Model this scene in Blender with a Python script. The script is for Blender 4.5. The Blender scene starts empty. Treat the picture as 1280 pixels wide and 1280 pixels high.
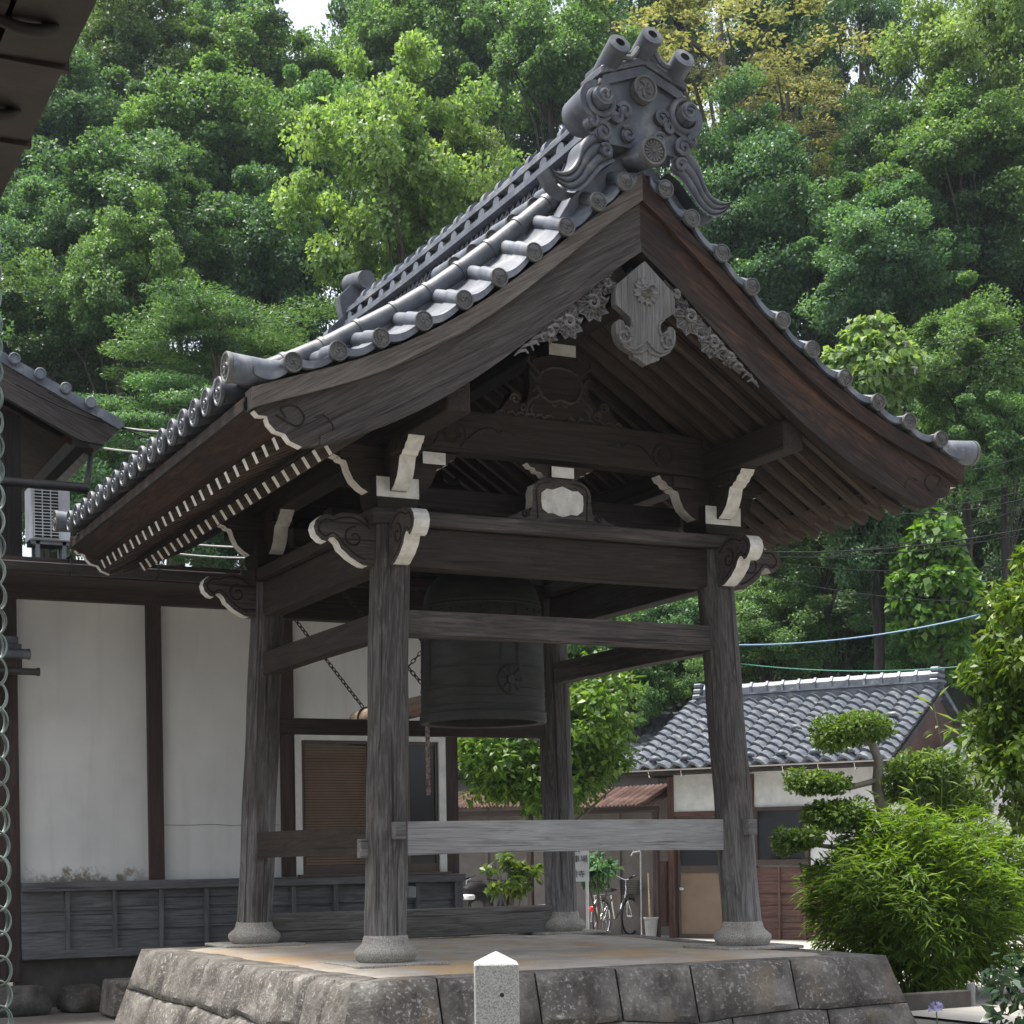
import bpy, bmesh, math, random
import numpy as np
from mathutils import Vector, Matrix
R = math.radians
PI = math.pi
scene = bpy.context.scene
col = scene.collection
random.seed(7)
RNG = np.random.default_rng(11)

# ------------------------------------------------------------------ camera, sky, sun, exposure
cam_d = bpy.data.cameras.new("camera")
cam = bpy.data.objects.new("camera", cam_d); col.objects.link(cam)
cam_d.sensor_width = 36.0
cam_d.lens = 2112.6/1280*36.0
cam_d.shift_y = 420.9/1280
cam_d.clip_start = 0.1
cam_d.clip_end = 2000
cam.matrix_world = Matrix.Translation((-6.3527, -13.3973, 1.5524)) @ Matrix.Rotation(-0.4587, 4, 'Z') @ Matrix.Rotation(PI/2, 4, 'X') @ Matrix.Rotation(-0.0154, 4, 'Z')
scene.camera = cam

SUN_EL, SUN_AZ = R(74), R(305)        # azimuth clockwise from +Y
w = bpy.data.worlds.new("World"); scene.world = w; w.use_nodes = True
nt = w.node_tree; nt.nodes.clear()
sky = nt.nodes.new('ShaderNodeTexSky'); sky.sky_type = 'NISHITA'; sky.sun_disc = False
sky.sun_elevation = SUN_EL; sky.sun_rotation = SUN_AZ; sky.air_density = 1.0; sky.dust_density = 4.0; sky.ozone_density = 1.0
hs = nt.nodes.new('ShaderNodeHueSaturation'); hs.inputs['Saturation'].default_value = 0.42
bg = nt.nodes.new('ShaderNodeBackground'); bg.inputs['Strength'].default_value = 0.15
wo = nt.nodes.new('ShaderNodeOutputWorld')
nt.links.new(sky.outputs[0], hs.inputs['Color']); nt.links.new(hs.outputs[0], bg.inputs['Color']); nt.links.new(bg.outputs[0], wo.inputs[0])
sd = bpy.data.lights.new("sun", 'SUN'); sd.energy = 3.4; sd.angle = R(12); sd.color = (1.0, 0.95, 0.86)
so = bpy.data.objects.new("sun", sd); col.objects.link(so)
sdir = Vector((math.sin(SUN_AZ)*math.cos(SUN_EL), math.cos(SUN_AZ)*math.cos(SUN_EL), math.sin(SUN_EL)))
so.rotation_euler = (-sdir).to_track_quat('-Z', 'Y').to_euler()
so.location = (0, -30, 40)
scene.view_settings.view_transform = 'Standard'
scene.view_settings.look = 'None'
scene.view_settings.exposure = 1.15
scene.view_settings.gamma = 1.0
scene.render.engine = 'CYCLES'
scene.cycles.max_bounces = 8
scene.cycles.transparent_max_bounces = 8

# ------------------------------------------------------------------ materials
def mat_base(name):
    m = bpy.data.materials.new(name); m.use_nodes = True
    nt = m.node_tree; nt.nodes.clear()
    o = nt.nodes.new('ShaderNodeOutputMaterial'); p = nt.nodes.new('ShaderNodeBsdfPrincipled')
    nt.links.new(p.outputs[0], o.inputs[0])
    return m, nt, p
def N(nt, t, **kw):
    n = nt.nodes.new(t)
    for k, v in kw.items():
        if k in n.inputs: n.inputs[k].default_value = v
        else: setattr(n, k, v)
    return n
def ramp(nt, fac, stops):
    r = nt.nodes.new('ShaderNodeValToRGB')
    e = r.color_ramp.elements
    while len(e) < len(stops): e.new(0.5)
    for i, (p, c) in enumerate(stops):
        e[i].position = p; e[i].color = (c[0], c[1], c[2], 1) if not isinstance(c, (int, float)) else (c, c, c, 1)
    nt.links.new(fac, r.inputs[0]); return r.outputs[0]
def mixc(nt, fac, a, b, mode='MIX'):
    m = nt.nodes.new('ShaderNodeMix'); m.data_type = 'RGBA'; m.blend_type = mode
    if isinstance(fac, (int, float)): m.inputs[0].default_value = fac
    else: nt.links.new(fac, m.inputs[0])
    for i, v in ((6, a), (7, b)):
        if isinstance(v, (tuple, list)): m.inputs[i].default_value = (v[0], v[1], v[2], 1)
        else: nt.links.new(v, m.inputs[i])
    return m.outputs[2]
def coords(nt, scale=(1, 1, 1), rnd=True, space='Object'):
    tc = nt.nodes.new('ShaderNodeTexCoord')
    mp = nt.nodes.new('ShaderNodeMapping'); mp.inputs['Scale'].default_value = scale
    src = tc.outputs[space]
    if rnd:
        oi = nt.nodes.new('ShaderNodeObjectInfo')
        mu = N(nt, 'ShaderNodeMath', operation='MULTIPLY'); mu.inputs[1].default_value = 37.0
        nt.links.new(oi.outputs['Random'], mu.inputs[0])
        ad = N(nt, 'ShaderNodeVectorMath', operation='ADD')
        nt.links.new(src, ad.inputs[0]); nt.links.new(mu.outputs[0], ad.inputs[1]); src = ad.outputs[0]
    nt.links.new(src, mp.inputs['Vector'])
    return mp.outputs[0]
def noise(nt, vec, scale, detail=6, rough=0.6, dist=0.0):
    n = N(nt, 'ShaderNodeTexNoise', Scale=scale, Detail=detail, Roughness=rough, Distortion=dist)
    nt.links.new(vec, n.inputs['Vector']); return n.outputs['Fac']
def bump(nt, p, h, strength=0.3, dist=0.01):
    b = N(nt, 'ShaderNodeBump', Strength=strength, Distance=dist)
    nt.links.new(h, b.inputs['Height']); nt.links.new(b.outputs[0], p.inputs['Normal'])

def wood(name, dark, mid, light, stain=(0.02, 0.015, 0.012), grain=9.0, rough=0.75, stain_amt=0.55, bmp=0.5, stain_scale=1.3):
    """weathered timber; the grain runs along the mesh's own X axis"""
    m, nt, p = mat_base(name)
    v = coords(nt, (0.75, grain, grain))
    n1 = noise(nt, v, 2.2, 9, 0.65, 1.9)
    v2 = coords(nt, (1.2, 42, 42))
    n2 = noise(nt, v2, 2.0, 4, 0.6)
    mx = N(nt, 'ShaderNodeMath', operation='MULTIPLY_ADD'); mx.inputs[1].default_value = 0.35
    nt.links.new(n2, mx.inputs[0])
    sc = N(nt, 'ShaderNodeMath', operation='MULTIPLY'); sc.inputs[1].default_value = 0.72
    nt.links.new(n1, sc.inputs[0]); nt.links.new(sc.outputs[0], mx.inputs[2])
    c = ramp(nt, mx.outputs[0], [(0.30, dark), (0.5, mid), (0.72, light)])
    v3 = coords(nt, (0.6, 1.6, 1.6))
    n3 = noise(nt, v3, stain_scale, 5, 0.6)
    f = ramp(nt, n3, [(0.42, 0.0), (0.70, stain_amt)])
    c = mixc(nt, f, c, stain)
    ck = noise(nt, coords(nt, (0.28, 17, 17)), 2.4, 3, 0.5, 0.6)
    c = mixc(nt, ramp(nt, ck, [(0.615, 0.0), (0.66, 0.75)]), c, (dark[0]*.45, dark[1]*.42, dark[2]*.42))
    nt.links.new(c, p.inputs['Base Color'])
    p.inputs['Roughness'].default_value = rough
    p.inputs['Specular IOR Level'].default_value = 0.3
    bump(nt, p, mx.outputs[0], bmp, 0.012)
    return m
def rough_mat(name, stops, scale=4.0, rough=0.8, metallic=0.0, spec=0.4, bmp=0.2, bscale=30, bdist=0.01, detail=7, stretch=(1, 1, 1), mottled=None, space='Object'):
    m, nt, p = mat_base(name)
    v = coords(nt, stretch, space=space)
    c = ramp(nt, noise(nt, v, scale, detail, 0.62), stops)
    if mottled:
        f = ramp(nt, noise(nt, v, mottled[0], 5, 0.6), [(mottled[2], 0.0), (mottled[3], mottled[4])])
        c = mixc(nt, f, c, mottled[1])
    nt.links.new(c, p.inputs['Base Color'])
    p.inputs['Roughness'].default_value = rough; p.inputs['Metallic'].default_value = metallic
    p.inputs['Specular IOR Level'].default_value = spec
    if bmp: bump(nt, p, noise(nt, v, bscale, 5, 0.6), bmp, bdist)
    return m
def leaf_mat(name, c_dark, c_mid, c_light, trans=0.35, rough=0.45, spec=0.35, tint=None):
    """leaf: colour varies leaf by leaf (face attribute 'lf'), some light passes through"""
    m, nt, p = mat_base(name)
    at = nt.nodes.new('ShaderNodeAttribute'); at.attribute_name = 'lf'
    oi = nt.nodes.new('ShaderNodeObjectInfo')
    c = ramp(nt, at.outputs['Fac'], [(0.05, c_dark), (0.55, c_mid), (0.97, c_light)])
    hsv = N(nt, 'ShaderNodeHueSaturation')
    mr = N(nt, 'ShaderNodeMapRange'); mr.inputs['To Min'].default_value = 0.485; mr.inputs['To Max'].default_value = 0.515
    nt.links.new(oi.outputs['Random'], mr.inputs['Value']); nt.links.new(mr.outputs[0], hsv.inputs['Hue'])
    mv = N(nt, 'ShaderNodeMapRange'); mv.inputs['To Min'].default_value = 0.8; mv.inputs['To Max'].default_value = 1.2
    nt.links.new(oi.outputs['Random'], mv.inputs['Value']); nt.links.new(mv.outputs[0], hsv.inputs['Value'])
    nt.links.new(c, hsv.inputs['Color']); c = hsv.outputs[0]
    nt.links.new(c, p.inputs['Base Color'])
    p.inputs['Roughness'].default_value = rough; p.inputs['Specular IOR Level'].default_value = spec
    t = nt.nodes.new('ShaderNodeBsdfTranslucent')
    ct = mixc(nt, 1.0, c, (1.25, 1.25, 0.45), 'MULTIPLY')
    nt.links.new(ct, t.inputs[0])
    ms = nt.nodes.new('ShaderNodeMixShader'); ms.inputs[0].default_value = trans
    out = [n for n in nt.nodes if n.type == 'OUTPUT_MATERIAL'][0]
    nt.links.new(p.outputs[0], ms.inputs[1]); nt.links.new(t.outputs[0], ms.inputs[2]); nt.links.new(ms.outputs[0], out.inputs[0])
    return m
def plain(name, c, rough=0.6, metallic=0.0, spec=0.4, bmp=0.0):
    return rough_mat(name, [(0.3, tuple(x*0.8 for x in c)), (0.7, tuple(min(1, x*1.12) for x in c))], 6.0, rough, metallic, spec, bmp)

M = {}
M['wood_dark'] = wood('dark weathered timber', (0.0074, 0.0055, 0.0050), (0.0186, 0.0136, 0.0112), (0.0409, 0.0310, 0.0254), (0.0081, 0.0062, 0.0055))
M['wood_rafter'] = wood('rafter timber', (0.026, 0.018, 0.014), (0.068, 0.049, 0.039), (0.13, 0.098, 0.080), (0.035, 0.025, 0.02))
M['wood_shaded'] = wood('shade dark boarding', (0.006, 0.005, 0.004), (0.014, 0.010, 0.008), (0.028, 0.021, 0.017))  # near-black tone paints in the shade between the rafters
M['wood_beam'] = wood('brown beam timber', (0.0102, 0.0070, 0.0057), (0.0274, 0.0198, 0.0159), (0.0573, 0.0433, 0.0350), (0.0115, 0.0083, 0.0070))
M['wood_grey'] = wood('silver grey rail timber', (0.12, 0.122, 0.124), (0.28, 0.282, 0.28), (0.42, 0.42, 0.415), (0.14, 0.138, 0.135), stain_amt=0.35)
M['wood_sill'] = wood('grey ground sill timber', (0.05, 0.046, 0.043), (0.125, 0.118, 0.110), (0.25, 0.24, 0.225), (0.05, 0.045, 0.042))
M['wood_mid'] = wood('half weathered timber', (0.0190, 0.0161, 0.0154), (0.0585, 0.0519, 0.0483), (0.1445, 0.1133, 0.1060), (0.0175, 0.0146, 0.0132))
M['wood_hafu'] = wood('grey bargeboard timber', (0.0170, 0.0136, 0.0127), (0.0510, 0.0433, 0.0399), (0.1148, 0.1020, 0.0952), (0.0204, 0.0145, 0.0119), grain=17, bmp=0.9)
M['wood_red'] = wood('reddish soffit timber', (0.010, 0.006, 0.005), (0.028, 0.016, 0.012), (0.105, 0.050, 0.027), (0.013, 0.009, 0.008), grain=4.5, stain_amt=0.9)
M['wood_tan'] = wood('tan eave batten', (0.042, 0.036, 0.032), (0.115, 0.098, 0.085), (0.22, 0.195, 0.172), (0.05, 0.035, 0.028), grain=14)
M['wood_carved'] = wood('silvery carved timber', (0.055, 0.052, 0.050), (0.135, 0.130, 0.127), (0.26, 0.255, 0.25), (0.04, 0.036, 0.034), stain_amt=0.6)
M['white_paint'] = rough_mat('chalky white end paint', [(0.3, (0.50, 0.49, 0.45)), (0.6, (0.72, 0.71, 0.67))], 9, 0.85, bmp=0.15, mottled=(14, (0.33, 0.30, 0.26), 0.55, 0.78, 0.55))
M['tile'] = rough_mat('silver grey roof tile', [(0.25, (0.055, 0.064, 0.080)), (0.5, (0.105, 0.118, 0.142)), (0.75, (0.185, 0.200, 0.228))], 6, 0.48, 0.12, 0.5, 0.2, 60, 0.004, mottled=(4.5, (0.33, 0.33, 0.32), 0.55, 0.70, 0.65))
M['tile_dark'] = rough_mat('dark grey ornament tile', [(0.25, (0.036, 0.041, 0.050)), (0.55, (0.078, 0.086, 0.102)), (0.8, (0.145, 0.155, 0.175))], 6, 0.5, 0.12, 0.5, 0.25, 50, 0.005, mottled=(5, (0.24, 0.23, 0.21), 0.55, 0.72, 0.6))
M['tile_disc'] = rough_mat('tile end face', [(0.3, (0.06, 0.06, 0.06)), (0.7, (0.15, 0.148, 0.143))], 14, 0.65, 0.05, 0.4, 0.25, 60, 0.006)

def pillar_mat():
    m, nt, p = mat_base('pillar timber')
    v = coords(nt, (0.85, 7, 7))
    n1 = noise(nt, v, 2.0, 9, 0.66, 2.6)
    v2 = coords(nt, (1.0, 40, 40)); n2 = noise(nt, v2, 2.0, 4, 0.6)
    mx = N(nt, 'ShaderNodeMath', operation='MULTIPLY_ADD'); mx.inputs[1].default_value = 0.35
    nt.links.new(n2, mx.inputs[0])
    sc = N(nt, 'ShaderNodeMath', operation='MULTIPLY'); sc.inputs[1].default_value = 0.72
    nt.links.new(n1, sc.inputs[0]); nt.links.new(sc.outputs[0], mx.inputs[2])
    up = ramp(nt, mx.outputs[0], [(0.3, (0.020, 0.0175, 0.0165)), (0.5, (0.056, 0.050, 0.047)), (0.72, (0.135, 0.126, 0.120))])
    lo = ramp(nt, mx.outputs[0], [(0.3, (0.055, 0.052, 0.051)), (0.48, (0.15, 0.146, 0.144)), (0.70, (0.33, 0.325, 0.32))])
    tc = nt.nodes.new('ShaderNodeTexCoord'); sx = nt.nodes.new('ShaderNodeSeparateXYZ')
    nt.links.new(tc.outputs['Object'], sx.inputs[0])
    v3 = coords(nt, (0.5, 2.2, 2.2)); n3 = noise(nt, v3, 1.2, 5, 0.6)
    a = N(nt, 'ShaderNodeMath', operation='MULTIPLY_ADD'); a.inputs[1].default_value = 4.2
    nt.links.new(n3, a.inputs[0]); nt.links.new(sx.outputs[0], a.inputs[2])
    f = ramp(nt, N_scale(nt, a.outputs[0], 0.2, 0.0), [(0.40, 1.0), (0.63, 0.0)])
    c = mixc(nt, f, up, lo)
    ck = noise(nt, coords(nt, (0.22, 15, 15)), 2.4, 3, 0.5, 0.8)
    c = mixc(nt, ramp(nt, ck, [(0.605, 0.0), (0.65, 0.8)]), c, (0.012, 0.010, 0.009))
    nt.links.new(c, p.inputs['Base Color']); p.inputs['Roughness'].default_value = 0.78; p.inputs['Specular IOR Level'].default_value = 0.3
    bump(nt, p, mx.outputs[0], 0.7, 0.014)
    return m
def N_scale(nt, s, k, b):
    n = N(nt, 'ShaderNodeMath', operation='MULTIPLY_ADD'); n.inputs[1].default_value = k; n.inputs[2].default_value = b
    nt.links.new(s, n.inputs[0]); return n.outputs[0]
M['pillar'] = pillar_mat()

def stone_mat(name, a, b, c, lichen=0.4, moss=0.0):
    m, nt, p = mat_base(name)
    v = coords(nt, (1, 1, 1))
    col_ = ramp(nt, noise(nt, v, 2.6, 8, 0.68), [(0.32, a), (0.5, b), (0.68, c)])
    f = ramp(nt, noise(nt, v, 34, 3, 0.6), [(0.55, 0.0), (0.66, lichen)])
    f2 = ramp(nt, noise(nt, v, 2.0, 4, 0.6), [(0.40, 0.15), (0.6, 1.0)])
    mu = N(nt, 'ShaderNodeMath', operation='MULTIPLY'); nt.links.new(f, mu.inputs[0]); nt.links.new(f2, mu.inputs[1])
    col_ = mixc(nt, mu.outputs[0], col_, (0.48, 0.47, 0.44))
    fr = ramp(nt, noise(nt, coords(nt, (1.4, 1.4, 0.8)), 1.7, 4, 0.6), [(0.57, 0.0), (0.76, 0.65)])
    col_ = mixc(nt, fr, col_, (0.26, 0.19, 0.125))
    fd = ramp(nt, noise(nt, coords(nt, (5, 5, 0.7)), 1.2, 5, 0.6), [(0.50, 0.0), (0.72, 0.72)])
    col_ = mixc(nt, fd, col_, (0.028, 0.025, 0.022))
    nt.links.new(col_, p.inputs['Base Color']); p.inputs['Roughness'].default_value = 0.88; p.inputs['Specular IOR Level'].default_value = 0.25
    n = N(nt, 'ShaderNodeMath', operation='ADD'); nt.links.new(noise(nt, v, 26, 7, 0.7), n.inputs[0]); nt.links.new(noise(nt, v, 7, 4, 0.6), n.inputs[1])
    bump(nt, p, n.outputs[0], 0.8, 0.025)
    return m
M['stone_block'] = stone_mat('weathered platform stone', (0.065, 0.060, 0.055), (0.14, 0.131, 0.12), (0.27, 0.255, 0.235), 0.75)
M['stone_rough'] = stone_mat('rough foundation stone', (0.035, 0.033, 0.030), (0.09, 0.085, 0.078), (0.17, 0.16, 0.148), 0.2)
M['granite'] = rough_mat('speckled pale granite', [(0.36, (0.20, 0.205, 0.20)), (0.5, (0.37, 0.375, 0.36)), (0.62, (0.46, 0.465, 0.45))], 150, 0.75, bmp=0.12, bscale=120, bdist=0.004, detail=3, mottled=(6, (0.24, 0.25, 0.21), 0.54, 0.78, 0.5))
M['foot_stone'] = rough_mat('foot stone granite', [(0.36, (0.17, 0.16, 0.14)), (0.5, (0.33, 0.315, 0.28)), (0.64, (0.45, 0.43, 0.39))], 110, 0.85, bmp=0.3, bscale=80, detail=4, mottled=(6, (0.15, 0.13, 0.10), 0.5, 0.75, 0.6))

def paving_mat():
    m, nt, p = mat_base('stained concrete paving')
    v = coords(nt, (1, 1, 1), rnd=False)
    c = ramp(nt, noise(nt, v, 3.0, 8, 0.6), [(0.3, (0.31, 0.275, 0.235)), (0.7, (0.48, 0.435, 0.375))])
    f = ramp(nt, noise(nt, coords(nt, (0.8, 0.55, 1), rnd=False), 1.35, 4, 0.55), [(0.47, 0.0), (0.62, 0.7)])
    c = mixc(nt, f, c, (0.44, 0.275, 0.11))
    f = ramp(nt, noise(nt, v, 1.1, 5, 0.6), [(0.5, 0.0), (0.75, 0.6)])
    c = mixc(nt, f, c, (0.24, 0.205, 0.17))
    f = ramp(nt, noise(nt, v, 40, 3, 0.6), [(0.55, 0.0), (0.7, 0.35)])
    c = mixc(nt, f, c, (0.13, 0.11, 0.09))
    nt.links.new(c, p.inputs['Base Color']); p.inputs['Roughness'].default_value = 0.85
    bump(nt, p, noise(nt, v, 45, 5, 0.6), 0.25, 0.01)
    return m
M['paving'] = paving_mat()

def plaster_mat():
    m, nt, p = mat_base('white lime plaster')
    v = coords(nt, (1, 1, 1), rnd=False)
    c = ramp(nt, noise(nt, v, 1.1, 6, 0.6), [(0.3, (0.58, 0.59, 0.585)), (0.7, (0.70, 0.71, 0.70))])
    st = noise(nt, coords(nt, (5, 1, .35), rnd=False), 1.4, 6, 0.6)
    c = mixc(nt, ramp(nt, st, [(0.5, 0.0), (0.75, 0.22)]), c, (0.36, 0.355, 0.34))
    # dirt splashed up along the foot of the wall, with a ragged upper edge
    sx = nt.nodes.new('ShaderNodeSeparateXYZ'); tc = nt.nodes.new('ShaderNodeTexCoord'); nt.links.new(tc.outputs['Object'], sx.inputs[0])
    n = noise(nt, coords(nt, (1, 1, 1), rnd=False), 7.0, 8, 0.7)
    a = N(nt, 'ShaderNodeMath', operation='MULTIPLY_ADD'); a.inputs[1].default_value = -0.75
    nt.links.new(n, a.inputs[0]); nt.links.new(sx.outputs[2], a.inputs[2])
    f = ramp(nt, N_scale(nt, a.outputs[0], 1.0, 0.0), [(0.92, 1.0), (1.25, 0.0)])
    dx = N(nt, 'ShaderNodeMath', operation='ADD'); dx.inputs[1].default_value = 2.55; nt.links.new(sx.outputs[0], dx.inputs[0])
    ab = N(nt, 'ShaderNodeMath', operation='ABSOLUTE'); nt.links.new(dx.outputs[0], ab.inputs[0])
    f2 = ramp(nt, ab.outputs[0], [(0.35, 1.0), (0.74, 0.0)])
    mu = N(nt, 'ShaderNodeMath', operation='MULTIPLY'); nt.links.new(f, mu.inputs[0]); nt.links.new(f2, mu.inputs[1])
    c = mixc(nt, mu.outputs[0], c, (0.21, 0.185, 0.15))
    nt.links.new(c, p.inputs['Base Color']); p.inputs['Roughness'].default_value = 0.9
    bump(nt, p, noise(nt, v, 18, 5, 0.6), 0.08, 0.01)
    return m
M['plaster'] = plaster_mat()
M['mortar_dark'] = rough_mat('dark foundation plaster', [(0.3, (0.05, 0.045, 0.04)), (0.7, (0.11, 0.10, 0.09))], 4, 0.95, bmp=0.5, bscale=40)
M['siding'] = wood('grey clapboard', (0.055, 0.055, 0.058), (0.115, 0.115, 0.12), (0.20, 0.20, 0.205), (0.05, 0.05, 0.052), grain=7, bmp=0.4)
M['siding_red'] = wood('red brown clapboard', (0.045, 0.022, 0.018), (0.105, 0.056, 0.046), (0.19, 0.115, 0.098), (0.04, 0.022, 0.02), grain=7)
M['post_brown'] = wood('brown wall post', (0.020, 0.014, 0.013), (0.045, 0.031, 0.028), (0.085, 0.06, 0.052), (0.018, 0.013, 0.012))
M['copper'] = rough_mat('aged copper gutter', [(0.3, (0.014, 0.011, 0.009)), (0.7, (0.038, 0.031, 0.027))], 3, 0.55, 0.3, 0.4, 0.1, 30, mottled=(5, (0.08, 0.068, 0.058), 0.55, 0.8, 0.6))
M['gutter_dark'] = rough_mat('dark painted gutter', [(0.3, (0.02, 0.018, 0.018)), (0.7, (0.045, 0.04, 0.04))], 5, 0.45)
M['chain_copper'] = rough_mat('green copper ring', [(0.35, (0.10, 0.12, 0.11)), (0.65, (0.28, 0.36, 0.32))], 9, 0.45, 0.4)
M['bronze'] = rough_mat('dark green bronze', [(0.3, (0.016, 0.017, 0.015)), (0.7, (0.040, 0.042, 0.036))], 4, 0.62, 0.25, 0.4, 0.15, 40, 0.006, stretch=(1, 1, 5), mottled=(5, (0.06, 0.065, 0.055), 0.55, 0.8, 0.5))
M['iron'] = plain('dark iron', (0.03, 0.028, 0.026), 0.6, 0.4)
M['log'] = wood('pale striking log', (0.14, 0.095, 0.065), (0.27, 0.20, 0.15), (0.38, 0.30, 0.23), (0.12, 0.08, 0.06))
M['rope'] = rough_mat('faded twisted rope', [(0.4, (0.12, 0.085, 0.075)), (0.6, (0.34, 0.29, 0.26))], 25, 0.95, bmp=0.4)
M['glass_dark'] = rough_mat('dark window glass', [(0.3, (0.012, 0.014, 0.018)), (0.7, (0.02, 0.023, 0.028))], 2, 0.06, 0, 0.5, 0)
M['blind'] = plain('brown slatted blind', (0.15, 0.095, 0.06), 0.6)
M['alu_white'] = plain('white window surround', (0.62, 0.63, 0.61), 0.5)
M['alu_brown'] = plain('bronze aluminium sash', (0.085, 0.065, 0.055), 0.4, 0.3)
M['door_tan'] = rough_mat('tan door panel', [(0.3, (0.15, 0.105, 0.075)), (0.7, (0.20, 0.145, 0.105))], 3, 0.6)
M['wall_dim'] = rough_mat('dull rendered wall', [(0.3, (0.15, 0.135, 0.125)), (0.7, (0.23, 0.21, 0.195))], 3, 0.9, bmp=0.2)
M['rust'] = rough_mat('rusted corrugated iron', [(0.32, (0.040, 0.023, 0.019)), (0.5, (0.085, 0.047, 0.038)), (0.68, (0.15, 0.10, 0.086))], 2.6, 0.8, 0.1, bmp=0.2, mottled=(4, (0.21, 0.09, 0.045), 0.56, 0.75, 0.7))
M['chrome'] = plain('bright metal', (0.62, 0.63, 0.64), 0.25, 0.9)
M['white_enamel'] = plain('white enamel', (0.74, 0.75, 0.75), 0.35)
M['rubber'] = plain('black rubber', (0.02, 0.02, 0.02), 0.6)
M['black_plastic'] = plain('black plastic', (0.025, 0.025, 0.027), 0.4)
M['red_lens'] = plain('red reflector', (0.55, 0.02, 0.02), 0.2)
M['grey_plastic'] = plain('grey plastic', (0.22, 0.23, 0.235), 0.5)
M['sign_white'] = plain('white sign board', (0.72, 0.73, 0.72), 0.5)
M['ink'] = plain('black ink', (0.03, 0.03, 0.03), 0.6)
M['cable'] = plain('dark cable', (0.022, 0.023, 0.025), 0.9, 0, 0.1)
M['roof_dull'] = plain('dull dark sheet roof', (0.020, 0.018, 0.018), 0.95, 0, 0.05)
M['cable_pale'] = plain('pale cable', (0.42, 0.42, 0.40), 0.5)
M['cable_blue'] = plain('blue cable', (0.02, 0.11, 0.22), 0.4)
M['cable_green'] = plain('green line', (0.015, 0.16, 0.11), 0.4)
M['bark'] = rough_mat('grey brown bark', [(0.3, (0.045, 0.038, 0.030)), (0.7, (0.14, 0.12, 0.10))], 5, 0.95, bmp=0.6, bscale=14, bdist=0.03, stretch=(1, 1, 0.3))
M['bark_dark'] = rough_mat('dark bark', [(0.3, (0.022, 0.020, 0.017)), (0.7, (0.065, 0.058, 0.05))], 5, 0.95, bmp=0.6, bscale=14, bdist=0.03, stretch=(1, 1, 0.3))
M['bark_pale'] = rough_mat('pale grey bark', [(0.3, (0.13, 0.115, 0.09)), (0.7, (0.30, 0.27, 0.22))], 6, 0.9, bmp=0.5, bscale=20, bdist=0.01)
M['earth'] = rough_mat('packed earth yard', [(0.3, (0.115, 0.105, 0.09)), (0.7, (0.22, 0.205, 0.185))], 1.2, 0.95, bmp=0.4, bscale=22, mottled=(9, (0.09, 0.085, 0.075), 0.55, 0.75, 0.5))
M['pavement'] = rough_mat('pale concrete yard', [(0.3, (0.27, 0.255, 0.235)), (0.7, (0.40, 0.38, 0.355))], 2.5, 0.9, bmp=0.2, bscale=50)
M['hill'] = rough_mat('forest floor', [(0.3, (0.014, 0.020, 0.009)), (0.7, (0.035, 0.045, 0.018))], 0.6, 1.0, bmp=0.5, bscale=3, bdist=0.3)
M['shutter_white'] = plain('off white shutter', (0.66, 0.67, 0.66), 0.45)
M['petal'] = plain('pale violet petal', (0.55, 0.52, 0.80), 0.6)
M['stem'] = plain('green stem', (0.12, 0.19, 0.06), 0.6)

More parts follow.
